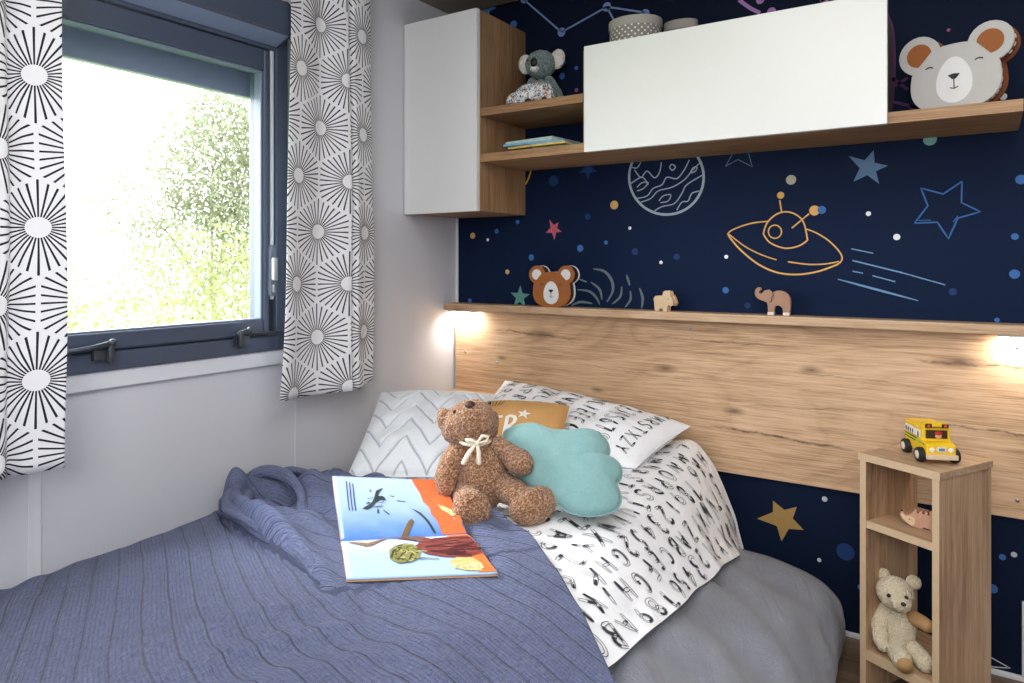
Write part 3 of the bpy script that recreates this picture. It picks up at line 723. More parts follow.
# arc length across, so that the printed letters keep their shape down the side
NS = 200; AL = [0]
for q in range(NS): AL.append(AL[-1]+(pw_((q+1)/NS, -.5)-pw_(q/NS, -.5)).length)
def s_of(a):
    a = min(max(a, 0), AL[-1]); lo = 0
    while lo < NS-1 and AL[lo+1] < a: lo += 1
    return (lo+(a-AL[lo])/(AL[lo+1]-AL[lo]+1e-9))/NS
mb.cm = 1
rnd = random.Random(5); seqs = ['ABCDEFGHIJKLMNOPRSTUVWXYZ123456789', 'EFGHIKLMNRSTVWXYZABC', '6789123452GHK']
row = 0; pitch = .066; a = AL[-1]-.062
while a > .2:
    seq = seqs[row % 3]; k0 = rnd.randint(0, 20); y = -.09-rnd.random()*.04; i = 0
    while y > -1.33:
        ch = seq[(k0+i) % len(seq)]; h = rnd.uniform(.042, .056); wd = rnd.uniform(.026, .036)*(.5 if ch in 'I1' else 1)
        rot = rnd.uniform(-.35, .35); ca, sa = math.cos(rot), math.sin(rot)
        a_, y_ = a+rnd.uniform(-.006, .006), y
        if a_+h < AL[-1]-.002:
            def place(gx, gy, a_=a_, y_=y_, h=h, wd=wd, ca=ca, sa=sa):
                lx, ly = (gx-.5)*wd, (gy-.5)*h
                lx, ly = lx*ca-ly*sa, lx*sa+ly*ca
                return (a_+h/2+ly, y_-lx)
            sketch(mb, ch, place, h, lambda p, q: white_fn(s_of(p), q, .0024), rnd, .0015)
        y -= .056+rnd.uniform(0, .012); i += 1
    a -= pitch; row += 1
wo = mb.build('duvet_cover', [COTTON, INK], None, weld='open')
tag(wo, 'white duvet cover printed with black sketched letters and numbers, spread over the bed', 'duvet')

t = T('navy_muslin'); u, v, _ = t.coord('UV')
wv = (t.noise(t.vec(u*3, v*3, 0.0), 1, 3)-.5)*.018
s1 = t.math('ABSOLUTE', t.math('FRACT', (v+wv)/.047)-.5); line = t.ramp(s1, [(.0, 1.0), (.022, .9), (.05, 0.0)])
s2 = t.math('ABSOLUTE', t.math('FRACT', (v+wv)/.0077)-.5); fine = t.ramp(s2, [(.0, 1.0), (.12, .6), (.3, 0.0)])
cw = t.noise(t.vec(u*330, v*60, 0.0), 1, 3, .65); cw2 = t.noise(t.vec(u*60, v*300, 0.0), 1, 4, .7, .5)
big = t.noise(t.vec(u*7, v*7, 0.0), 1, 4)
base = t.mix(t.ramp(cw*.5+cw2*.5, [(.30, 0.0), (.70, 1.0)]), '#323c64', '#8391c2')
base = t.mix(fine*.5*cw2, base, '#2c3452'); base = t.mix(line*.72*t.ramp(t.noise(t.vec(u*45, v*45, 0.0), 1, 3), [(.30, .35), (.6, 1.0)]), base, '#262c48')
base = t.mix(big*.25, base, '#3a4363')
t.color(base).set(.95, spec=.06, sheen=.25).bump(cw2*1.3+cw*.6-line*.9-fine*.35+big*2.2, .9, .009); NAVY = t.m
YE = [(0, -.70), (.12, -.72), (.24, -.80), (.5, -.85), (.81, -.905), (.95, -.975), (1.07, -1.07), (1.13, -1.115), (1.185, -1.16), (1.25, -1.215), (1.30, -1.265), (1.36, -1.33), (1.44, -1.42), (1.6, -1.5)]
def y_edge(x):
    for (xa, ya), (xb, yb) in zip(YE, YE[1:]):
        if x <= xb: return ya+(yb-ya)*(x-xa)/(xb-xa)
    return YE[-1][1]
FOLD = [(.02, -1.04), (.12, -1.085), (.20, -1.15), (.33, -1.21), (.47, -1.26), (.575, -1.29), (.66, -1.31), (.75, -1.36), (.95, -1.46)]
def fold_d(x, y):
    """signed distance from the turned-over edge, positive towards the pillows; and how far along it we are"""
    best = (9, 0, 0); P = FOLD; tot = len(P)-1
    for i, ((xa, ya), (xb, yb)) in enumerate(zip(P, P[1:])):
        dx, dy = xb-xa, yb-ya; L2 = dx*dx+dy*dy
        q = min(1, max(0, ((x-xa)*dx+(y-ya)*dy)/L2)); ex, ey = x-xa-dx*q, y-ya-dy*q
        d = math.hypot(ex, ey)
        if d < best[0]: best = (d, 1 if dx*ey-dy*ex > 0 else -1, (i+q)/tot)
    return best[0]*best[1], best[2]
def navy_fn(i, j):
    s = i; p = pn(s, -.6); y0 = y_edge(p.x); y = y0+(-2.06-y0)*j; p = pn(s, y)
    d, al = fold_d(p.x, y)
    k = 1-sstep(.55, 1.0, al)
    lift = k*(.034*sstep(-.004, .012, d)*(1-.5*sstep(.04, .15, d))+.026*math.exp(-((d-.020)/.017)**2)-.012*math.exp(-((d+.012)/.010)**2))
    up = sstep(0, .03, d)*k
    # hollow and rolls in the bunched part beside the wall
    hump = .055*math.exp(-((p.x-.09)/.07)**2-((y+1.01)/.085)**2)-.060*math.exp(-((p.x-.24)/.07)**2-((y+1.05)/.04)**2)+.034*math.exp(-((p.x-.28)/.14)**2-((y+.95)/.035)**2)-.02*math.exp(-((p.x-.40)/.10)**2-((y+1.12)/.03)**2)
    rolls = up*(.009*math.sin(d*75+4*n3(p.x, y, 0, 4))+.012*n3(p.x*1.5+y, y*2-p.x, 1, 9))
    fl = 1-sstep(1.0, 1.15, p.x)
    vv = y+.5*p.x; soft = n3(p.x, y, 0, 5)*.013*fl+.0045*math.sin(vv*70+5*n3(p.x, y, 3, 3))*sstep(-.05, .35, n3(p.x, y, 7, 3.2))*fl*sstep(0, .16, p.x)+n3(p.x+3, y, 0, 13)*.005
    drape = sstep(1.1, 1.3, p.x)*math.sin(y*20+p.x*4)*.010
    ridge = 0
    for c_, w_r, h_ in ((.80, .030, .017), (.91, .022, .014), (1.02, .030, .013)):
        dd_ = p.x-(c_+.35*(y+1.35)+.02*math.sin(y*9)); ridge += h_*math.exp(-(dd_/w_r)**2)*(1-sstep(-1.50, -1.28, y))*(.4+.6*sstep(-.3, .4, n3(p.x, y, 5, 2.5)))
    soft += ridge
    flat = math.exp(-(((p.x-.72)/.19)**4+((y+1.15)/.19)**4))
    rolls *= 1-flat; soft *= 1-.8*flat; lift *= 1-.6*flat
    z = p.y+lift+hump+rolls+soft
    return Vector((max(.004, p.x+drape+soft*.3*(1-fl)), y+.008*n3(p.x, 0, 2, 8)*(1-j), max(.004, z)))
def navy_uv(i, j):
    p = pn(i, -.6); x = p.x; y0 = y_edge(x); y = y0+(-2.06-y0)*j
    d, al = fold_d(x, y)
    G = 0.0; q = 0.0; n = 24
    for k in range(n):
        xx = x*(k+.5)/n; G += .57*(1-sstep(.62, 1.0, xx))*x/n
    if d > 0 and al < .9: return (x, y-.15*x)
    return (x*1.12, y+G)
mb = MB(); mb.grid(navy_fn, 200, 200, navy_uv)
no = mb.build('throw_blanket', NAVY, None, solid=.006, weld='open', solid_off=-1)
def roll(name, pts, rad, ph):
    P = cat_rom(pts, 6); mb = MB(); N = 18; L = 0; vs = []; uv = []
    for i, p in enumerate(P):
        p = Vector(p); t_ = Vector(P[min(i+1, len(P)-1)])-Vector(P[max(i-1, 0)]); L += t_.length/2; t_.normalize()
        sd = t_.cross(Vector((0, 0, 1))).normalized(); up = sd.cross(t_); f = i/(len(P)-1)
        r = rad*(1-.55*f)*min(1, .35+6*f)*min(1, .15+5*(1-f))
        for k in range(N+1):
            a = 2*PI*k/N; q = r*(1+.22*math.sin(2*a+ph+5*f)+.16*n3(f*3+ph, a, 0, 1.3))
            vs.append(p+sd*math.cos(a)*q*1.15+up*math.sin(a)*q*.85+Vector((0, 0, .004*math.sin(17*f+ph)))); uv.append((L*1.0, a*r*.8+ph))
    mb.add(vs, [(i*(N+1)+k, i*(N+1)+k+1, (i+1)*(N+1)+k+1, (i+1)*(N+1)+k) for i in range(len(P)-1) for k in range(N)], uv)
    return mb.build(name, NAVY, no, weld='open')
roll('rolled_fold', [(.115, -1.045, .452), (.17, -1.10, .466), (.24, -1.155, .474), (.34, -1.195, .482), (.46, -1.238, .492), (.57, -1.272, .492), (.68, -1.315, .486), (.78, -1.375, .478)], .030, .4)
roll('rolled_fold', [(.075, -1.015, .470), (.115, -.985, .500), (.20, -.985, .497), (.29, -1.015, .490), (.36, -1.06, .484), (.42, -1.11, .480), (.50, -1.15, .478)], .018, 2.1)
roll('rolled_fold', [(.06, -.95, .455), (.13, -.90, .476), (.24, -.885, .482), (.33, -.90, .482), (.42, -.955, .484)], .015, 4.0)
tag(no, 'crinkled navy blue muslin throw folded back over the foot of the bed', 'blanket')

# ------------------------------------------------------------------ cushions
def pillow_fn(c, T_, pinch=.05, p=2.4, relief=None):
    """c = corners TL, TR, BR, BL; returns f(u,v,side,off) with v up"""
    TL, TR, BR, BL = [Vector(q) for q in c]
    nn = ((TR-TL)+(BR-BL)).cross((TL-BL)+(TR-BR)).normalized()
    def mid(u, v):
        U, V = 2*u-1, 2*v-1
        u2 = .5+.5*U*(1-pinch*(1-V*V)**1); v2 = .5+.5*V*(1-pinch*(1-U*U)**1)
        return BL.lerp(BR, u2).lerp(TL.lerp(TR, u2), v2)
    def f(u, v, side=1, off=0.0):
        U, V = abs(2*u-1), abs(2*v-1)
        h = T_/2*(max(0, (1-U**p))*max(0, (1-V**p)))**.5
        w = min(1, 3*min(1-U, 1-V))
        q = mid(u, v); h += w*.10*T_*n3(q.x, q.y, q.z, 14)
        if relief and side > 0: h += relief(u, v)*w
        return q+nn*side*(h+off*side)
    return f
def make_pillow(name, c, T_, mats, parent=None, n=60, relief=None, decal=None, pinch=.05):
    f = pillow_fn(c, T_, pinch, relief=relief); mb = MB()
    mb.grid(lambda i, j: f(i, j, 1), n, n); mb.grid(lambda i, j: f(i, j, -1), n, n)
    if decal: mb.cm = 1; decal(mb, f)
    o = mb.build(name, mats, parent, weld='open')
    return o
def pipe(name, f, m, parent, r=.0022):
    mb = MB(); P = [f(k/24, 0) for k in range(24)]+[f(1, k/24) for k in range(24)]+[f(1-k/24, 1) for k in range(24)]+[f(0, 1-k/24) for k in range(25)]
    mb.tube(P, r, 6); return mb.build(name, m, parent)

# big pillow with the letter print
def letters_on(mb, f):
    rnd = random.Random(3)
    W_, H_ = .62, .34
    def fn(a, b_): return f(min(max(a/W_, .01), .99), min(max(b_/H_, .01), .99), 1, .0022)
    rows = [(.035, 'MKRSTVWX', .045), (.11, 'NOPRSUVW', .046), (.19, 'YZKLMNOP', .045), (.27, 'STVWXYZA', .05), (.355, 'ABCIEEFGH', .052), (.445, '123456789', .060), (.54, 'KMRSTXZY', .038)]
    for a, txt, h in rows:
        step = H_*.88/len(txt); b_ = H_*.95
        for ch in txt:
            wd = step*.62; rot = rnd.uniform(-.12, .12)
            def place(gx, gy, a=a, b0=b_, h=h, wd=wd, rot=rot):
                return (a+gy*h-rot*(gx-.5)*wd, b0-gx*wd+rot*(gy-.5)*h)
            sketch(mb, ch, place, h*.7, fn, rnd, .0015)
            b_ -= step
lp = thing('pillow', 'large white pillow printed with letters and numbers leaning on the headboard', 'pillow', (0, 0, 0))
cL = ((.285, -.085, .630), (.968, -.085, .552), (.905, -.36, .478), (.30, -.40, .478))
make_pillow('pillow_body', cL, .135, [COTTON, INK], lp, 64, decal=letters_on, pinch=.03)

# quilted zigzag pillow
def zz(u, v):
    tri = abs(((u*2.6) % 1)-.5)*2
    d = 9
    for k, sh in ((0, 0), (1, 0), (2, 0), (3, 0), (4, 0), (5, 0), (6, 0)):
        q = v-(k*.20-.2+sh)-tri*.27
        d = min(d, abs(q)/2.2)
    return -.0095*math.exp(-(d/.008)**2)
t = T('white_quilting'); x, y, z = t.coord(); cr = t.noise(t.vec(x*150, y*150, z*150), 1, 3)
u, v, _ = t.coord('UV')
tri = t.math('ABSOLUTE', t.math('FRACT', u*2.6)-.5)*2.0
qd = t.math('ABSOLUTE', t.math('FRACT', (v-tri*.27+.2)/.20+.5)-.5)
groove_shade = t.ramp(qd, [(.0, 1.0), (.03, .8), (.085, 0.0)])  # crease shade painted into the colour along the quilted lines
t.color(t.mix(groove_shade*.6, t.mix(cr, '#e3e8ef', '#f3f6fa'), '#6f7c8c')).set(.8, spec=.15, sheen=.2).bump(cr, .1, .002); QUILT = t.m
zp = thing('quilted_pillow', 'white square cushion quilted in zigzag lines leaning by the left wall', 'pillow', (0, 0, 0))
cZ = ((.06, -.475, .622), (.375, -.29, .618), (.578, -.62, .466), (.252, -.812, .460))
make_pillow('pillow_body', cZ, .125, QUILT, zp, 150, relief=zz, pinch=.02)
pipe('piping', pillow_fn(cZ, .0, .02), QUILT, zp, .003)

# mustard cushion
t = T('mustard_linen'); x, y, z = t.coord(); w_ = t.noise(t.vec(x*500, y*500, z*500), 1, 2); cr = t.noise(t.vec(x*25, y*25, z*25), 1, 4)
t.color(t.mix(w_*.6+cr*.4, '#bd8a52', '#dcae74')).set(.9, spec=.08).bump(w_*.4+cr, .3, .004); MUST = t.m
mc_ = thing('mustard_cushion', 'small mustard cushion with white lettering and a star, behind the teddy bear', 'cushion', (0, 0, 0))
cc = Vector(CAM)
cM = [cc+(Vector(q)-cc)*.935 for q in ((.352, -.296, .596), (.605, -.190, .592), (.668, -.36, .499), (.42, -.462, .499))]
make_pillow('cushion_body', cM, .085, MUST, mc_, 50, pinch=.02)
fM = pillow_fn(cM, .085, .02); mb = MB(); AS = .268/.204
def fm(a, b_): return fM(a, b_, 1, .0022)
def word(ch, u0, w, v0, h, th):
    for stq in GLY[ch]: ribbon(mb, [(u0+p[0]*w, v0+p[1]*h) for p in stq], th, fm, .02)
word('E', .185, .125, .05, .36, .048); word('R', .345, .135, .05, .36, .048)
sp = [(.545+(.085 if k % 2 == 0 else .036)*math.sin(PI*k/5+.1) , .44+(.085 if k % 2 == 0 else .036)*AS*math.cos(PI*k/5+.1)) for k in range(10)]
mb.add([fm(.545, .44)]+[fm(*p) for p in sp], [(0, i+1, (i+1) % 10+1) for i in range(10)], smooth=False)
mb.build('white_lettering', plain('felt_white', '#ece6dc', .9), mc_, weld='open')
mb = MB()
for k in range(5): ribbon(mb, [(.10+k*.03, .70), (.07+k*.048, .84)], .012, fm, .02)
mb.build('stitched_rays', plain('thread_dark', '#5a4a3a', .9), mc_, weld='open')

# teal cloud cushion
def cushion_outline(name, label, cat, o, yaw, tilt, poly, T_, m, centre):
    a, tt = math.radians(yaw), math.radians(tilt)
    u = Vector((math.cos(a), math.sin(a), 0)); n_ = Vector((-math.sin(a), math.cos(a), 0)); v = n_*math.cos(tt)+Vector((0, 0, math.sin(tt))); w = u.cross(v)
    th = thing(name, label, cat, o); P = cat_rom(poly, 5, True); N = len(P); R = 22; mb = MB()
    def pt(k, r, side):
        q = Vector(centre).lerp(Vector(P[k % N]), r); p = u*q.x+v*q.y
        h = T_/2*max(0, 1-r**2.6)**.55
        h += .0035*n3(p.x, p.y, p.z, 40)*(1-r)+.006*math.sin(k*1.9)*max(0, r-.55)*(1-r)
        return p+w*side*h
    for side in (1, -1):
        vs = [pt(0, 0, side)]+[pt(k, (r+1)/R, side) for r in range(R) for k in range(N)]
        fs = [(0, 1+k, 1+(k+1) % N) for k in range(N)]+[(1+r*N+k, 1+r*N+(k+1) % N, 1+(r+1)*N+(k+1) % N, 1+(r+1)*N+k) for r in range(R-1) for k in range(N)]
        mb.add(vs, fs)
    mb.build('cushion_body', m, th, weld=True)
    mb = MB(); mb.tube([pt(k, 1, 1) for k in range(N+1)], .0018, 6, cap=False); mb.build('seam', m, th)
    mb = MB(); q = pt(int(N*.86), .97, 1); mb.box(-.008, .008, -.001, .001, -.005, .005, Matrix.Translation(q) @ Matrix.Rotation(a, 4, 'Z')); mb.build('care_label', WHITE, th)
    return th
t = T('teal_gauze'); x, y, z = t.coord(); w_ = t.noise(t.vec(x*230+y*60, y*230, z*230), 1, 4, .65, .6); cr = t.noise(t.vec(x*35, y*35, z*35), 1, 4)
t.color(t.mix(w_*.6+cr*.4, '#6b989a', '#97bdbc')).set(.9, spec=.06, sheen=.2).bump(w_*.6+cr*.8, .4, .004)
cushion_outline('cloud_cushion', 'teal gauze cloud shaped cushion leaning on the printed pillow', 'cushion', (.9505, -.821, .503), 28, 38,
 [(-.164, .211), (-.14, .23), (-.102, .239), (-.072, .232), (-.055, .222), (-.015, .219), (.033, .225), (.065, .217), (.086, .193), (.093, .164), (.089, .142), (.107, .135), (.118, .115), (.116, .088), (.106, .073), (.111, .053), (.113, .028), (.104, .008), (.08, -.006), (.041, -.013), (.003, -.006), (-.026, .012), (-.056, .033), (-.098, .061), (-.141, .107), (-.161, .163)], .085, t.m, (-.01, .11))

# ------------------------------------------------------------------ teddy bears
def plush(name, lo, mid_, hi, f=170):
    t = T(name); x, y, z = t.coord(); v = t.voro(t.vec(x, y, z), f); n_ = t.noise(t.vec(x, y, z), f*.9, 3, .7)
    t.color(t.ramp(n_*.75+v*.3, [(.30, lo), (.5, mid_), (.64, hi)])).set(.95, spec=.05, sheen=.3).bump(n_-v*.8, .9, .008); return t.m
BROWN = plush('brown_boucle', '#5f3d27', '#9a6b4a', '#cea582', 220)
CREAM = plush('cream_fur', '#ecd6a8', '#f3e2bd', '#f9edd2', 260)
TAN = plain('tan_felt', '#b58e5f', .9)
RIB = plain('cream_ribbon', '#e4dac4', .7, vary=.1)
NOSEB = plain('nose_brown', '#3d241b', .6)
def rotm(yaw=0, pitch=0, roll=0): return (Matrix.Rotation(math.radians(yaw), 3, 'Z') @ Matrix.Rotation(math.radians(pitch), 3, 'X') @ Matrix.Rotation(math.radians(roll), 3, 'Y'))
# local frame: x right as seen by the camera, -y towards the camera, z up
td = thing('teddy_bear', 'brown curly teddy bear with a cream ribbon sitting on the bed', 'teddy bear', (.738, -.858, .474), math.radians(33))
FZ = dict(fuzz=.0028, freq=95)
MB().ell((-.003, .012, .086), (.066, .058, .092), rotm(0, -10), 40, warp=lambda u: 1-.12*max(0, u.z)-.03*abs(u.x), **FZ).build('torso', BROWN, td)
hd = MB().ell((-.030, .020, .192), (.068, .060, .054), rotm(0, -40, 0), 36, **FZ).ell((-.020, .000, .212), (.052, .046, .046), rotm(0, -30), 28, **FZ).build('head', BROWN, td)
MB().ell((-.088, .014, .206), (.017, .020, .030), rotm(25, 0, -10), 18, fuzz=.002, freq=110).build('ear', BROWN, hd)
MB().ell((.014, .086, .196), (.026, .014, .022), rotm(-20, -20, 25), 18, fuzz=.002, freq=110).build('ear', BROWN, hd)
MB().ell((-.026, -.022, .2490), (.0125, .012, .0095), rotm(0, 10), 14).build('nose', NOSEB, hd)
MB().ell((-.062, -.018, .2330), (.0040, .0040, .0040), None, 10).build('eye', BLACK, hd)
MB().ell((.018, .010, .2480), (.0040, .0040, .0040), None, 10).build('eye', BLACK, hd)
MB().tube([(-.046, .012, .152), (-.070, -.010, .118), (-.082, -.028, .078), (-.080, -.030, .062)], [.022, .027, .027, .022], 22).build('arm', BROWN, td)
MB().tube([(.038, .005, .150), (.066, -.010, .132), (.086, -.034, .122), (.092, -.044, .122)], [.022, .025, .031, .028], 22).build('arm', BROWN, td)
MB().tube([(-.030, .0, .048), (-.030, -.05, .040), (-.022, -.108, .038)], [.036, .034, .032], 22).ell((-.016, -.126, .039), (.042, .028, .052), rotm(0, 14, 8), 26, **FZ).build('leg', BROWN, td)
MB().tube([(.042, .0, .058), (.078, -.035, .052), (.104, -.060, .034)], [.036, .032, .030], 22).ell((.118, -.074, .036), (.056, .034, .042), rotm(24, 10, -14), 26, **FZ).build('leg', BROWN, td)
mb = MB()
kx, ky, kz = -.008, -.058, .171
for sx, dz in ((-1, .006), (1, .014)):
    mb.tube([(kx, ky, kz), (kx+sx*.012, ky-.004, kz+dz*1.2), (kx+sx*.025, ky, kz+dz*1.1), (kx+sx*.022, ky, kz+dz*.35), (kx, ky, kz)], [.0025, .0042, .0042, .004, .0025], 8)
    mb.tube([(kx, ky, kz), (kx+sx*.010-.006, ky-.010, kz-.017), (kx+sx*.017-.012, ky-.013, kz-.040)], [.003, .0052, .0058], 8)
mb.ell((kx, ky-.003, kz), (.006, .005, .006), None, 10)
mb.build('ribbon_bow', RIB, td)
mb = MB(); mb.tube([(-.016+.036*math.cos(a_), .002+.050*math.sin(a_), .164) for a_ in [2*PI*k/24 for k in range(25)]], .004, 8, cap=False); mb.build('ribbon_band', RIB, td)

# cream bear on the bottom board of the unit
wb = thing('teddy_bear', 'cream plush teddy bear sitting on the bottom board of the oak shelf unit', 'teddy bear', (1.5885, -.2290, .1035), YAW)
def wl(x, y, z): return (x, y, z)
FW = dict(fuzz=.0018, freq=130)
MB().ell((-.030, -.035, .062), (.036, .034, .058), rotm(0, -6, 4), 30, warp=lambda u: 1-.10*max(0, u.z), **FW).build('torso', CREAM, wb)
hd = MB().ell((-.038, -.045, .147), (.042, .038, .038), rotm(20, 0, 5), 28, **FW).ell((-.008, -.068, .139), (.024, .021, .019), None, 20, **FW).build('head', CREAM, wb)
for p in ((-.072, -.040, .176), (-.008, -.018, .178)): MB().ell(p, (.017, .010, .017), rotm(20, 0, 0), 16, fuzz=.0012, freq=130).build('ear', CREAM, hd)
for p in ((-.029, -.0830, .152), (.0035, -.066, .156)): MB().ell(p, (.0046, .0046, .0046), None, 12).build('eye', BLACK, hd)
MB().ell((.009, -.085, .147), (.006, .005, .0045), None, 12).build('nose', plain('nose_dark', '#3b2a22', .5), hd)
MB().tube([(-.062, -.040, .098), (-.068, -.062, .066), (-.050, -.084, .036), (-.040, -.088, .028)], [.018, .020, .017, .014], 18).build('arm', CREAM, wb)
MB().tube([(.000, -.030, .098), (.022, -.036, .100), (.040, -.042, .100)], [.017, .016, .015], 18).build('arm', TAN, wb)
MB().tube([(-.030, -.050, .024), (-.012, -.078, .022), (.014, -.098, .022)], [.024, .021, .022], 18).build('leg', CREAM, wb)
MB().tube([(-.004, -.036, .026), (.026, -.050, .024), (.050, -.066, .024)], [.023, .021, .021], 18).build('leg', CREAM, wb)
MB().lathe([(.001, 0), (.017, 0), (.018, .003), (.001, .004)], Matrix.Translation((.028, -.1095, .020)) @ Matrix.Rotation(math.radians(-50), 4, 'Z') @ Matrix.Rotation(math.radians(90), 4, 'Y'), 18).build('foot_pad', TAN, wb)

# ------------------------------------------------------------------ open picture book
P0 = Vector((0.654, -1.217, .500)); P1 = Vector((0.837, -1.047, .498)); PL = Vector((.783, -1.325, .498)); PR = Vector((.987, -1.157, .496))
UL = Vector((.452, -1.052, .556)); UR = Vector((.648, -.885, .536))
bk = thing('picture_book', 'open picture book with a blue and orange painting lying on the navy throw', 'book', tuple(P0))
def low(u, v, off=0): 
    p = P0.lerp(P1, u).lerp(PL.lerp(PR, u), v); p.z += .010*math.sin(PI*min(1, v*1.3))*(1-v)+off; return p-P0
def upp(u, v, off=0):
    p = P0.lerp(P1, u).lerp(UL.lerp(UR, u), v); p.z += .012*math.sin(PI*min(1, v*1.6))*(1-v)-.006*math.sin(PI*v)+off; p -= Vector((0, .0, 0)); return p-P0
def grad(name, c0, c1, axis=1, c2=None):
    t = T(name); u, v, _ = t.coord('UV'); n_ = (t.noise(t.vec(u*4, v*4, 0.0), 1, 4)-.5)*.35
    f = (v if axis else u)+n_
    t.color(t.ramp(f, [(.0, c0), (.5, c1), (1.0, c2 or c1)])).set(.35, spec=.4); return t.m
PGU = grad('page_sky_deep', '#4f7cc4', '#9db8e2', 1, '#b8cbec'); PGL = grad('page_sky_pale', '#c9dbf4', '#a9c8ee', 1)
PAPER = plain('paper_block', '#e9e2d4', .7); KRAFT = plain('kraft_cover', '#b98a5c', .6)
for nm, fn, m in (('upper_page', upp, PGU), ('lower_page', low, PGL)):
    mb = MB(); mb.grid(lambda i, j: fn(i, j), 24, 24); pgx = mb.build(nm, m, bk, weld='open', solid=.0045 if nm == 'lower_page' else .003, solid_off=1 if nm == 'lower_page' else -1)
    mb = MB(); mb.grid(lambda i, j: fn(i*1.008-.004, j*1.012, -.0058 if nm == 'lower_page' else -.004), 16, 16); mb.build('cover', KRAFT, bk, weld='open', solid=.0015, solid_off=0)
def poly_on(name, fn, c, P, k=1, z=.0006, strokes=()):
    t_ = plain('ink'+c, c, .45, vary=.38, scale=70)
    mb = MB(); up_ = .0008+z
    def ff(a, b_): return fn(a, b_, up_)
    for Q in P:
        # triangulated fan refined to follow the curl of the page
        bm = bmesh.new(); vs = [bm.verts.new((q[0], q[1], 0)) for q in Q]; f_ = bm.faces.new(vs)
        bmesh.ops.triangulate(bm, faces=[f_]); bmesh.ops.subdivide_edges(bm, edges=bm.edges[:], cuts=3, use_grid_fill=True)
        bmesh.ops.triangulate(bm, faces=bm.faces[:]); bm.verts.index_update()
        mb.add([ff(v_.co.x, v_.co.y) for v_ in bm.verts], [[v_.index for v_ in f2.verts] for f2 in bm.faces]); bm.free()
    for Q, w in strokes: ribbon(mb, Q, w, ff, .04)
    return mb.build(name, t_, bk, weld='open')
def daubs(name, fn, c, cx, cy, rx, ry, n, ln, w, ang, seed, z=.0022, spread=.5):
    rnd = random.Random(seed); st = []
    for _ in range(n):
        a_ = rnd.uniform(0, 2*PI); r_ = math.sqrt(rnd.random()); x0, y0 = cx+rx*r_*math.cos(a_), cy+ry*r_*math.sin(a_)
        th_ = ang+rnd.uniform(-spread, spread); L_ = ln*rnd.uniform(.5, 1.2)
        st.append(([(min(.992, max(.008, x0+L_*k*math.cos(th_)+.25*L_*math.sin(k*3)*math.sin(th_))), min(.992, max(.008, y0+L_*k*math.sin(th_)))) for k in (0, .35, .7, 1)], w*rnd.uniform(.5, 1.3)))
    return poly_on(name, fn, c, [], z=z, strokes=st)
poly_on('orange_cliff', upp, '#cf6536', [[(.70, .995), (.995, .995), (.995, .01), (.80, .01), (.79, .2), (.765, .32), (.775, .45), (.745, .6), (.74, .75), (.715, .88)]])
poly_on('cream_splash', upp, '#d8c48e', [[(.86, .55), (.90, .50), (.94, .42), (.99, .36), (.98, .30), (.93, .26), (.90, .34), (.87, .40)]], z=.001)
poly_on('flying_bird', upp, '#2c3a38', [[(.21, .46), (.25, .51), (.29, .55), (.33, .66), (.36, .78), (.43, .83), (.39, .76), (.37, .70), (.42, .68), (.43, .63), (.38, .63), (.33, .57), (.28, .47), (.25, .44)]], strokes=[([(.34, .44), (.33, .36)], .014), ([(.38, .42), (.42, .33)], .012), ([(.47, .70), (.51, .69)], .010), ([(.52, .62), (.59, .60)], .012)])
poly_on('dark_feather', upp, '#33403c', [[(.615, .46), (.66, .34), (.70, .20), (.735, .03), (.755, .03), (.725, .20), (.68, .36)]])
poly_on('axe_handle', upp, '#6d5433', [[(.47, .0), (.51, .10), (.56, .21), (.59, .24), (.605, .20), (.56, .10), (.52, .0)]])
poly_on('printed_text', upp, '#3a4a72', [], strokes=[([(.10+k*.026, .42), (.115+k*.026, .92-.02*k)], .009) for k in range(3)])
poly_on('orange_sand', low, '#d6773d', [[(.82, .005), (.995, .005), (.995, .2), (.84, .16)]])
poly_on('orange_sand', low, '#d6773d', [[(.90, .62), (.995, .55), (.995, .99), (.88, .995), (.86, .85)]])
poly_on('dry_grass', low, '#c9b878', [[(.72, .72), (.80, .64), (.90, .66), (.94, .80), (.90, .97), (.80, .95), (.74, .88)]], z=.001)
poly_on('wooden_staff', low, '#8a6a45', [[(.04, .10), (.08, .18), (.17, .30), (.22, .28), (.30, .14), (.37, .0), (.33, .0), (.25, .13), (.19, .20), (.11, .12)]])
poly_on('red_robe', low, '#7d3a36', [[(.53, .36), (.60, .22), (.72, .14), (.98, .10), (.99, .58), (.86, .66), (.70, .62), (.58, .54)], [(.56, .05), (.62, .02), (.68, .16), (.62, .28), (.58, .26)]], z=.0012)
poly_on('brown_skin', low, '#6b4a3c', [[(.36, .03), (.48, .0), (.60, .0), (.64, .14), (.60, .26), (.555, .22), (.55, .07), (.42, .06)]], z=.0016)
poly_on('green_hair', low, '#84824a', [[(.315, .62), (.33, .44), (.38, .34), (.46, .28), (.52, .32), (.55, .46), (.53, .60), (.50, .66), (.44, .70), (.37, .72)]], z=.0016, strokes=[([(.52, .62), (.66, .66)], .02)])
poly_on('dark_hair_strands', low, '#3d3826', [], z=.0022, strokes=[([(.33, .6), (.36, .45), (.42, .38)], .016), ([(.37, .66), (.42, .52), (.5, .46)], .014), ([(.45, .66), (.48, .55), (.53, .52)], .013), ([(.40, .34), (.5, .33)], .018)])
daubs('robe_brushwork', low, '#9a5148', .80, .36, .17, .22, 26, .14, .018, .1, 3, .0019)
daubs('robe_shadow', low, '#4e2428', .78, .40, .18, .20, 22, .16, .014, .12, 4, .0021)
daubs('hair_brushwork', low, '#b3b06a', .44, .50, .10, .17, 22, .06, .016, .9, 5, .0023, 1.2)
daubs('hair_shadow', low, '#4a4a26', .44, .52, .11, .17, 20, .06, .013, 1.2, 6, .0026, 1.2)
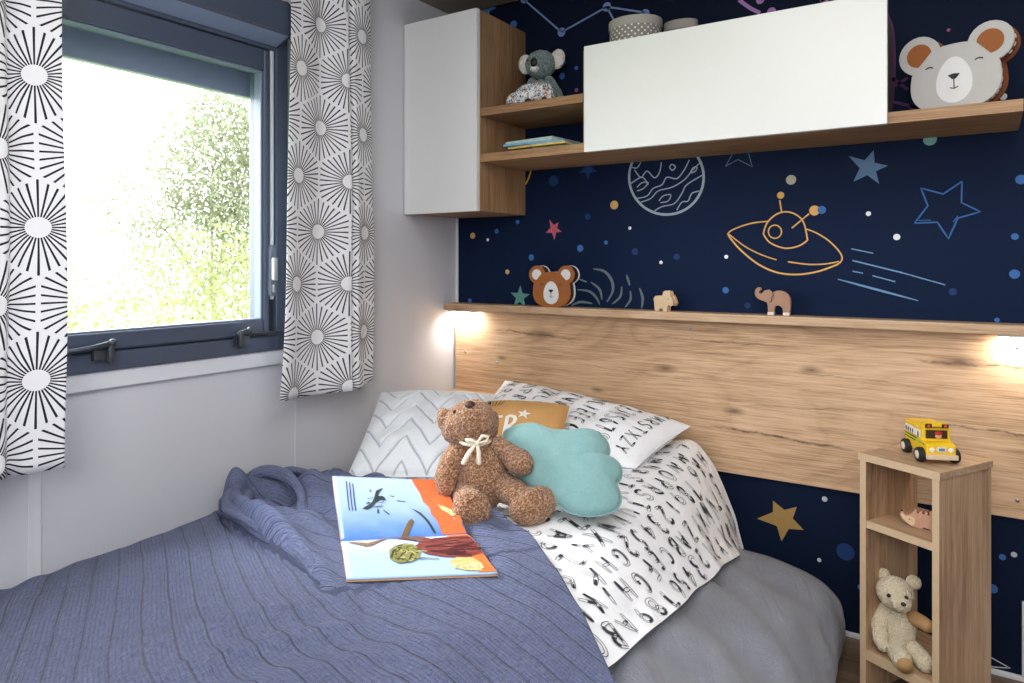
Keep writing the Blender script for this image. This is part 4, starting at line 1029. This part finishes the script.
daubs('grass_brushwork', low, '#e6dcb0', .83, .82, .10, .13, 26, .05, .016, 1.3, 7, .0016, .9)
daubs('feather_marks', upp, '#2c3a38', .31, .60, .09, .16, 16, .06, .010, .9, 10, .0012, 1.0)
poly_on('robe_fold', low, '#4e2325', [], z=.0020, strokes=[([(.60, .40), (.80, .34), (.98, .36)], .022), ([(.62, .50), (.82, .50), (.98, .52)], .018), ([(.66, .26), (.84, .20), (.98, .22)], .016)])

# ------------------------------------------------------------------ bear-face toy boxes
def face_poly(w, h, n=40, p=2.6, taper=.0):
    out = []
    for k in range(n):
        a = 2*PI*k/n; c, s_ = math.cos(a), math.sin(a)
        x = abs(c)**(2/p)*w*(1 if c >= 0 else -1); z = abs(s_)**(2/p)*h*(1 if s_ >= 0 else -1)
        x *= 1+taper*(-z/h); out.append((x, z))
    return out
def bear_case(name, label, loc, rz, tilt, w, h, depth, mats, ear_r, mzk, nst=11):
    """flat bear head: front plate with features, stitched rim, back plate. base at local z=0"""
    th = thing(name, label, 'toy', loc, rz)
    face_m, rim_m, ear_m, muz_m, rim2 = mats
    M = Matrix.Translation((0, 0, h)) @ Matrix.Rotation(tilt, 4, 'Y')
    P = face_poly(w, h, 44, 2.5, .07)
    def ears(z=0): return [((-w*.80, h*.86), ear_r), ((w*.80, h*.86), ear_r)]
    for d0, d1, m, nm, k in ((0, .008, face_m, 'front_plate', 1), (.008, depth-.008, rim_m, 'rim', .95), (depth-.008, depth, rim2, 'back_plate', 1)):
        mb = MB(); mb.prism([(x*k, z*k) for x, z in P][::-1], d0, d1, M, .0015)
        for (cx, cz), r in ears(): mb.prism([(cx+r*k*math.cos(2*PI*q/24), cz+r*k*math.sin(2*PI*q/24)) for q in range(24)][::-1], d0+.0004, d1-.0004, M, .0015)
        mb.build(nm, m, th)
    def f(a, b_, o=.001): return M @ Vector((a, -o, b_))
    for sx in (-1, 1):
        (cx, cz), r = ears()[0 if sx < 0 else 1]; mb = MB()
        rr = r*.62; q0 = math.atan2(-cz, -cx)
        mb.add([f(cx+rr*math.cos(q0+math.radians(a)), cz+rr*math.sin(q0+math.radians(a))) for a in range(50, 311, 13)], [tuple(range(21))], smooth=False)
        mb.build('inner_ear', ear_m, th)
    mb = MB(); mz = h*mzk[0]
    E = [(w*mzk[2]*math.cos(2*PI*k/30)*(1-.16*math.sin(2*PI*k/30)), mz+h*mzk[1]*math.sin(2*PI*k/30)) for k in range(30)]
    mb.add([f(a, b_) for a, b_ in E], [tuple(range(30))], smooth=False); mb.build('muzzle', muz_m, th)
    mb = MB(); nz = mz+h*.10
    g = lambda a, b_: f(a, b_, .0018)
    mb.add([g(*p) for p in ((-w*.14, nz+h*.06), (0, nz+h*.09), (w*.14, nz+h*.06), (w*.05, nz-h*.07), (0, nz-h*.09), (-w*.05, nz-h*.07))], [tuple(range(6))], smooth=False)
    ribbon(mb, [(0, nz), (0, nz-h*.34)], w*.025, g); ribbon(mb, arc(0, nz-h*.26, w*.11, h*.10, 215, 325, 8), w*.025, g)
    mb.build('nose_and_mouth', BLACK, th)
    for sx in (-1, 1):
        mb = MB(); ribbon(mb, arc(sx*w*.56, h*.34, w*.10, h*.09, 30, 150, 8) if face_m.name.startswith('case_grey') else arc(sx*w*.50, h*.36, w*.11, h*.08, 210, 330, 8), w*.03, g)
        mb.build('closed_eye', BLACK, th)
    mb = MB()
    n = nst
    for k in range(n):            # stitches round the rim on the side
        a = -PI*.5+PI*1.25*k/n; c, s_ = math.cos(a), math.sin(a)
        x = abs(c)**.8*w*.955*(1 if c >= 0 else -1); z = abs(s_)**.8*h*.955*(1 if s_ >= 0 else -1); x *= 1+.07*(-z/h)
        mb.box(-.0012, .0012, -.0022, .0022, -.0048, .0048, M @ Matrix.Translation((x, depth*.5, z)) @ Matrix.Rotation(-a, 4, 'Y'))
    for k in range(5):
        a = -.7+k*.42; mb.box(-.0012, .0012, -.0022, .0022, -.0045, .0045, M @ Matrix.Translation((w*.80+ear_r*.955*math.cos(a), depth*.5, h*.86+ear_r*.955*math.sin(a))) @ Matrix.Rotation(-a, 4, 'Y'))
    mb.build('stitching', WHITE if face_m.name.startswith('case_grey') else BLACK, th)
    return th
GREYF = plain('case_grey_face', '#b9b6b3', .55); BRF = plain('case_brown_face', '#9d5c27', .7, vary=.12, scale=90); RIMB = plain('case_brown_rim', '#7d431d', .7, vary=.15)
RIMW = plain('case_white_rim', '#dcdcdc', .6); DKB = plain('case_dark_gap', '#3a2417', .7)
bear_case('bear_face_case', 'grey bear face toy case with brown ears on the right end of the long shelf', (1.655, -.222, 1.4110), math.radians(-16), math.radians(-1), .094, .078, .052, (GREYF, RIMB, plain('inner_ear_brown', '#93551f', .7), plain('muzzle_white', '#dddcdc', .6), RIMB), .045, (-.08, .70, .41), 20)
bear_case('bear_face_case', 'brown bear face toy case with white muzzle on the ledge above the pillows', (.462, -.062, .8973), math.radians(3), 0, .070, .060, .046, (BRF, DKB, plain('muzzle_white', '#dddcdc', .6), plain('muzzle_white', '#dddcdc', .6), RIMW), .030, (-.18, .66, .42), 12)

# ------------------------------------------------------------------ wooden animals
PINE = plain('pale_wood', '#dcc09a', .6, vary=.12, scale=50); PINE_D = plain('side_wood', '#b98a5a', .6)
WARM = plain('stained_wood', '#a9836b', .65, vary=.15, scale=60); PAW = plain('painted_white', '#e8ddd0', .6); PINK = plain('blush_wood', '#c99a80', .65, vary=.12, scale=60)
def animal(name, label, cat, loc, rz): return thing(name, label, cat, loc, rz)
I4 = Matrix.Identity(4)
SH = [(-.030, .008), (-.031, .028), (-.034, .036), (-.028, .044), (-.010, .046), (.004, .044), (.010, .050), (.020, .050), (.028, .042), (.034, .026), (.030, .018), (.022, .020), (.018, .022), (.012, .012), (.012, 0), (.002, 0), (.000, .010), (-.014, .010), (-.016, 0), (-.028, 0)]
an = animal('wooden_sheep', 'small pale wooden sheep toy standing on the ledge left of the elephant', 'toy animal', (.868, -.044, .8973), math.radians(-14)); an.scale = (1.05, 1, 1.02)
mb = MB(); mb.prism(SH, -.010, .010, I4, .002); mb.build('sheep_body', PINE, an)
mb = MB(); mb.prism([(.006, .034), (.012, .048), (.024, .050), (.030, .040), (.036, .026), (.031, .017), (.022, .024), (.014, .024)], .010, .017, I4, .0015); mb.build('far_cheek', PINE_D, an)
mb = MB(); mb.prism([(-.006, .040), (-.002, .058), (.006, .062), (.020, .060), (.022, .050), (.012, .044)], -.005, .012, I4, .002); mb.build('wool_tuft', PINE, an)
mb = MB(); mb.ell((.018, -.0105, .038), (.0018, .001, .0018), None, 8); mb.build('eye', BLACK, an)
an = animal('wooden_elephant', 'small brown wooden elephant toy with raised trunk on the ledge', 'toy animal', (1.207, -.048, .8973), math.radians(2)); an.scale = (1.10, 1, 1.16)
EL = cat_rom([(-.016, .006), (-.018, .030), (-.026, .036), (-.038, .040), (-.046, .045), (-.050, .054), (-.048, .064), (-.042, .068), (-.038, .064), (-.042, .060), (-.041, .053), (-.034, .052), (-.026, .060), (-.018, .062), (-.008, .056), (.004, .060), (.018, .059), (.030, .052), (.036, .040), (.036, .020), (.034, .006)], 3)+[(.022, .006), (.020, .020), (.010, .027), (.0, .024), (-.003, .016), (-.004, .006)]
mb = MB(); mb.prism(EL, -.009, .009, I4, .0015); mb.build('elephant_body', WARM, an)
mb = MB(); mb.prism([(-.023, .058), (-.014, .064), (-.006, .055), (-.008, .042), (-.014, .036), (-.020, .042)], -.0125, -.0088, I4, .001); mb.build('ear', WARM, an)
for x0 in (-.011, .028):
    mb = MB(); mb.box(x0-.0085, x0+.0085, -.0098, .0098, 0, .0085); mb.build('foot', PAW, an, bevel=.002)
mb = MB(); ribbon(mb, cat_rom([(-.006, .060), (-.004, .050), (-.009, .044), (-.008, .036), (-.014, .033)]), .0016, lambda a, b_: (a, -.0128, b_), .004); mb.build('ear_line', BLACK, an)
an = animal('wooden_hedgehog', 'wooden hedgehog toy on the upper board inside the oak shelf unit', 'toy animal', (1.598, -.2285, .4230), YAW+.33); an.scale = (.92, 1, .88)
HG = [(-.030, .004), (-.042, .010), (-.052, .018), (-.058, .028), (-.056, .036), (-.051, .037), (-.050, .032), (-.045, .029), (-.036, .032), (-.028, .040)]
for k in range(7):
    x = -.026+k*.012; HG += [(x, .040), (x+.003, .049), (x+.007, .049), (x+.005, .041)]
HG += [(.062, .036), (.068, .022), (.062, .008), (.050, .002), (-.010, .002)]
M_ = Matrix.Translation((.010, -.040, 0))
mb = MB(); mb.prism(HG, -.009, .009, M_, .001); mb.build('hedgehog_body', PINK, an)
mb = MB(); mb.prism([(-.030, .005), (-.041, .011), (-.051, .019), (-.0565, .028), (-.055, .034), (-.045, .027), (-.034, .030), (-.024, .026), (-.024, .012)], -.0098, -.0085, M_, 0); mb.build('snout', PINE, an)
mb = MB(); mb.ell((-.036, -.0100, .021), (.0016, .0008, .0016), None, 8); mb.ell((-.0565, 0, .0365), (.003, .004, .003), None, 8); 
for v_ in range(len(mb.v)): mb.v[v_] = tuple(M_ @ Vector(mb.v[v_]))
mb.build('eye', BLACK, an)
mb = MB(); mb.prism([(-.008, .003), (-.004, .0065), (.010, .005), (.014, .0025)], -.0096, -.0088, M_, 0); mb.build('belly_mark', BLACK, an)
mb = MB(); mb.box(-.012, .040, -.009, .009, 0, .003, M_); mb.build('base_strip', PINK, an)

# ------------------------------------------------------------------ toy bus
fw_ = Vector((.030, -.0655)).normalized(); ang_ = math.atan2(fw_.y, fw_.x)-PI/2      # local +y is forward
YEL = plain('bus_yellow', '#eec31d', .4, vary=.05); BUSW = plain('bus_window_white', '#eceae6', .5)
bu = thing('toy_bus', 'yellow wooden toy school bus on top of the oak shelf unit', 'toy bus', (1.6055, -.2345, .5852), ang_); bu.scale = (1.06, 1.16, 1.02)
W_ = .030
mb = MB()
prof = [(-.056, .018), (.054, .018), (.056, .022), (.056, .040), (.050, .046), (.033, .048), (.030, .078), (-.054, .078), (-.056, .076)]
n = len(prof); vs = [(x, y, z) for x in (-W_, W_) for y, z in prof]
mb.add(vs, [(i, (i+1) % n, n+(i+1) % n, n+i) for i in range(n)]+[tuple(range(n)), tuple(range(n, 2*n))], smooth=False)
mb.build('bus_body', YEL, bu, bevel=.003)
mb = MB(); mb.box(-.024, .024, .010, .0345, .076, .088); mb.build('sign_box', YEL, bu, bevel=.004)
mb = MB(); mb.box(-.022, .022, .0325, .0338, .053, .072, Matrix.Rotation(math.radians(0), 4, 'X')); mb.build('windscreen', plain('bus_glass', '#3a2412', .3), bu)
mb = MB(); mb.ell((-.003, .0352, .059), (.007, .002, .0065), None, 12); dr = mb.build('driver_face', plain('peg_skin', '#d9a878', .6), bu)
mb = MB(); mb.ell((-.003, .0356, .0655), (.0075, .0024, .0048), None, 12); mb.build('driver_cap', plain('peg_red', '#b5231d', .6), dr)
for sx in (-1, 1):
    mb = MB(); mb.box(sx*.017-.007, sx*.017+.007, .0342, .0352, .0775, .0865); mb.build('light_hood', BLACK, bu, bevel=.001)
    mb = MB(); mb.ell((sx*.017, .0356, .0815), (.0032, .0012, .0032), None, 10); mb.build('warning_light', plain('signal_orange', '#d8502a', .4), bu)
    mb = MB(); mb.ell((sx*.019, .0565, .033), (.0055, .0016, .0055), None, 12); mb.build('headlight', WHITE, bu)
    xx = sx*(W_+.0006)
    mb = MB(); mb.box(min(sx*W_-.0004, xx), max(sx*W_-.0004, xx), -.053, .026, .052, .068); mb.build('window_strip', BUSW, bu)
    for k, yy in enumerate((-.046, -.035, -.024, -.013, .015)):
        mb = MB(); mb.ell((xx, yy, .0575), (.001, .0032, .006 if k < 4 else .008), None, 8); mb.build('passenger_shape', plain('passenger_blue', '#2b3a55', .6), bu)
    mb = MB(); mb.box(xx-.0004, xx+.0004, -.054, .008, .0455, .0475).box(xx-.0004, xx+.0004, -.054, .0, .0385, .0405).box(xx-.0004, xx+.0004, .020, .045, .0415, .0432); mb.build('side_stripe', BLACK, bu)
    mb = MB(); mb.box(xx-.0004, xx+.0004, -.054, .04, .0408, .045); mb.build('green_stripe', plain('lime', '#b6d431', .5), bu)
    for yy in (-.036, .0365):
        Mw = Matrix.Translation((sx*.030, yy, .0165)) @ Matrix.Rotation(sx*PI/2, 4, 'Y')
        mb = MB(); mb.lathe([(.006, -.002), (.0155, -.002), (.0165, .001), (.0165, .009), (.0150, .0115), (.009, .0115)], Mw, 26)
        wh = mb.build('wheel', plain('tyre_black', '#1b1c1f', .7), bu)
        mb = MB(); mb.lathe([(.001, .0115), (.0095, .0115), (.0085, .0130), (.001, .0135)], Mw, 20); mb.build('hub', plain('hub_cream', '#e8e0d0', .5), wh)
mb = MB(); mb.box(-.0095, .0095, .0560, .0575, .028, .040); gr = mb.build('grille', plain('grille_grey', '#d8dce0', .4), bu, bevel=.002)
mb = MB(); mb.box(-.006, .006, .0574, .0580, .031, .037); mb.build('grille_mark', plain('grille_mark', '#6a7480', .5), gr)
mb = MB(); mb.box(-.032, .032, .056, .0625, .012, .023); mb.build('bumper', plain('bumper_wood', '#dcc4a4', .6), bu, bevel=.0015)
mb = MB()
for k in range(5): mb.box(-.0095+k*.004, -.0070+k*.004, .0346, .0350, .0782, .0802)
mb.build('sign_lettering', BLACK, bu)

# ------------------------------------------------------------------ koala and its toy van
KOA = plush('koala_plush', '#4f605e', '#6f8380', '#8a9c98', 150); KEAR = plush('koala_ear', '#cfc9c0', '#e6e1d8', '#f3f0ea', 140)
ko = thing('plush_koala', 'grey green plush koala with cream ears sitting on the short oak shelf', 'plush toy', (.450, -.110, 1.5617), math.radians(8))
FK = dict(fuzz=.0014, freq=120)
MB().ell((.0, .0, .060), (.048, .040, .066), None, 26, warp=lambda u: 1-.2*max(0, u.z), **FK).build('torso', KOA, ko)
hd = MB().ell((.004, -.012, .160), (.054, .046, .048), None, 28, **FK).build('head', KOA, ko)
MB().ell((-.054, -.008, .168), (.026, .014, .034), rotm(0, 0, -8), 16, fuzz=.001, freq=150).build('ear', KEAR, hd)
MB().ell((.062, -.004, .174), (.026, .014, .034), rotm(0, 0, 12), 16, fuzz=.001, freq=150).build('ear', KEAR, hd)
MB().ell((-.002, -.055, .158), (.0125, .010, .0165), None, 16).build('nose', BLACK, hd)
MB().ell((-.002, -.049, .138), (.017, .010, .011), None, 14).build('chin', KEAR, hd)
for sx in (-1, 1): MB().ell((sx*.025-.001, -.051, .168), (.0042, .003, .0036), None, 10).build('eye', BLACK, hd)
MB().tube([(-.030, -.004, .105), (-.054, -.010, .060), (-.062, -.020, .022)], [.017, .016, .014], 16).build('arm', KOA, ko)
MB().tube([(.032, -.004, .105), (.062, -.004, .060), (.082, -.012, .016)], [.017, .016, .014], 16).build('arm', KOA, ko)
for sx in (-1, 1): MB().tube([(sx*.028, -.02, .022), (sx*.036, -.055, .020)], [.021, .019], 16).build('leg', KOA, ko)
t = T('van_print'); x, y, z = t.coord(); c = t.voro(t.vec(x*1.6, y*1.6, z), 75); n_ = t.noise(t.vec(x, y, z), 34, 2)
bse = t.ramp(n_, [(.0, '#e8e6e2'), (.46, '#e8e6e2'), (.5, '#7fb8c2'), (.54, '#e4e2de'), (.60, '#c9683a'), (.64, '#e8e6e2')])
nn_ = t.noise(t.vec(x*1.8, y, z), 70, 2, .5, 1.5)
t.color(t.mix((nn_ > .53)*(nn_ < .62), bse, '#23272e')).set(.9, spec=.05)
vn = thing('fabric_van', 'small soft toy van in colourful animal print leaning in front of the koala', 'plush toy', (.474, -.205, 1.5617), math.radians(16))
VP = [(x_*1.12, z_*1.15) for x_, z_ in cat_rom([(-.074, .006), (-.076, .022), (-.066, .036), (-.048, .044), (-.030, .058), (.0, .064), (.040, .062), (.060, .054), (.066, .034), (.066, .010)], 5)+[(.05, .005), (-.05, .005)]]
mb = MB(); mb.prism(VP[::-1], -.022, .022, I4, .006); mb.build('van_body', t.m, vn, bevel=.003)
for xx in (-.008, .046):
    mb = MB(); mb.lathe([(.001, 0), (.011, 0), (.012, .003), (.009, .006), (.001, .006)], Matrix.Translation((xx, -.021, .012)) @ Matrix.Rotation(PI/2, 4, 'X'), 20); mb.build('wheel', BLACK, vn)

# ------------------------------------------------------------------ books on the shelf
def flat_book(label, x, y, z, w, d, h, rz, c):
    b_ = thing('book', label, 'book', (x, y, z), rz, 'thin picture books on the shelf')
    MB().box(-w/2, w/2, -d/2, d/2, 0, .0012).box(-w/2, w/2, -d/2, d/2, h-.0012, h).box(-w/2, w/2, -d/2, -d/2+.0012, 0, h).build('cover', plain('book'+c, c, .4, vary=.35, scale=45), b_)
    MB().box(-w/2+.002, w/2-.003, -d/2+.003, d/2-.003, .0014, h-.0014).build('page_block', PAPER, b_)
z = 1.4110
flat_book('thin green book lying at the bottom of the stack on the shelf', .590, -.16, z, .19, .17, .009, math.radians(4), '#6d8a5a'); z += .0095
flat_book('thin yellowish book second from the bottom of the shelf stack', .525, -.165, z, .22, .19, .008, math.radians(-3), '#d8bf6e'); z += .0085
flat_book('pale blue book second from the top of the shelf stack', .505, -.165, z, .22, .19, .008, math.radians(2), '#7fb0cc'); z += .0085
flat_book('white and mint book lying on top of the shelf stack', .495, -.16, z, .19, .18, .011, math.radians(-6), '#b9d3cf')

# ------------------------------------------------------------------ round storage boxes
t = T('dotted_grey_card'); u, v, _ = t.coord('UV')
aa = t.math('WRAP', u, .5, -.5); bb = t.math('WRAP', v, .5, -.5); a2 = t.math('WRAP', u+.5, .5, -.5); b2 = t.math('WRAP', v+.5, .5, -.5)
dd = t.math('MINIMUM', aa*aa+bb*bb, a2*a2+b2*b2)
t.color(t.mix(dd < .022, '#8b8681', '#e8e4de')).set(.8, spec=.1); DOT = t.m
LID = plain('grey_lid', '#a39e97', .8)
def rbox(label, x, y, z, rx, ry, h, rz):
    b_ = thing('storage_box', label, 'box', (x, y, z), rz, 'grey dotted storage boxes')
    N = 44
    def ov(k, s_=1): a = 2*PI*k/N; return rx*s_*math.cos(a), ry*s_*math.sin(a)
    mb = MB(); vs = []; uv = []
    for i in range(2):
        for k in range(N+1): p = ov(k); vs.append((p[0], p[1], h*i)); uv.append((k/N*2*PI*(rx+ry)/2/.019, h*i/.019))
    mb.add(vs, [(k, k+1, N+1+k+1, N+1+k) for k in range(N)], uv)
    mb.add([(*ov(k), 0) for k in range(N)], [tuple(range(N))], smooth=False)
    mb.build('box_body', DOT, b_)
    mb = MB(); L_ = [(1.035, h-.022), (1.035, h+.002), (1.02, h+.005)]
    vs = [(*ov(k, s_), zz_) for s_, zz_ in L_ for k in range(N)]
    mb.add(vs, [(i*N+k, i*N+(k+1) % N, (i+1)*N+(k+1) % N, (i+1)*N+k) for i in range(2) for k in range(N)]); mb.add([(*ov(k, 1.02), h+.005) for k in range(N)], [tuple(range(N))], smooth=False)
    mb.build('lid', LID, b_)
rbox('larger oval grey box with white dots standing on the flap cabinet', .822, -.17, 1.6905, .080, .070, .090, 0)
rbox('smaller grey dotted box beside the larger one on the flap cabinet', .922, -.05, 1.6905, .052, .036, .104, 0)

# ------------------------------------------------------------------ light
w = bpy.data.worlds.new('overcast_sky'); SC.world = w; w.use_nodes = True
nt = w.node_tree; bg = nt.nodes['Background']
tc = nt.nodes.new('ShaderNodeTexCoord'); sp_ = nt.nodes.new('ShaderNodeSeparateXYZ'); rp = nt.nodes.new('ShaderNodeValToRGB')
nt.links.new(tc.outputs['Generated'], sp_.inputs[0]); nt.links.new(sp_.outputs[2], rp.inputs[0]); nt.links.new(rp.outputs[0], bg.inputs[0])
rp.color_ramp.elements[0].color = (.95, .97, 1, 1); rp.color_ramp.elements[1].color = (.86, .93, 1, 1)
bg.inputs[1].default_value = 9.0
def lamp(kind, name, loc, rot, energy, color=(1, 1, 1), **k):
    L = bpy.data.lights.new(name, kind); L.energy = energy; L.color = color
    for a_, b_ in k.items(): setattr(L, a_, b_)
    o = bpy.data.objects.new(name, L); COL.objects.link(o); o.location = loc; o.rotation_euler = rot; return o
def aim(o, tgt): o.rotation_euler = (Vector(tgt)-o.location).to_track_quat('-Z', 'Y').to_euler()
s = lamp('SUN', 'outdoor_sun', (-6, -2.6, 5.6), (0, 0, 0), 4.0, (1, .98, .95), angle=math.radians(24)); aim(s, (.6, -1.25, .45))
o = lamp('AREA', 'ceiling_fill', (1.55, -1.75, ZC-.02), (0, 0, 0), 20, (1, .97, .94), shape='RECTANGLE', size=1.3, size_y=1.6)  # added soft fill below the ceiling, stands for no real fitting
o = lamp('AREA', 'camera_side_fill', (1.75, -2.9, 1.5), (0, 0, 0), 19, (.96, .98, 1), shape='RECTANGLE', size=.9, size_y=.9); aim(o, (.7, -.4, .8))  # added softbox-like fill behind the camera, not a lamp of the room

# ------------------------------------------------------------------ camera
cam = bpy.data.cameras.new('camera'); cam.lens = FPX/1024*36; cam.sensor_width = 36; cam.shift_y = (HZ-341.5)/1024; cam.clip_start = .05
co = bpy.data.objects.new('camera', cam); COL.objects.link(co); co.location = CAM
co.rotation_euler = (PI/2, 0, math.asin(SN)); SC.camera = co
SC.view_settings.view_transform = 'Standard'; SC.view_settings.look = 'None'; SC.view_settings.exposure = .28; SC.view_settings.gamma = 1
SC.cycles.use_denoising = True
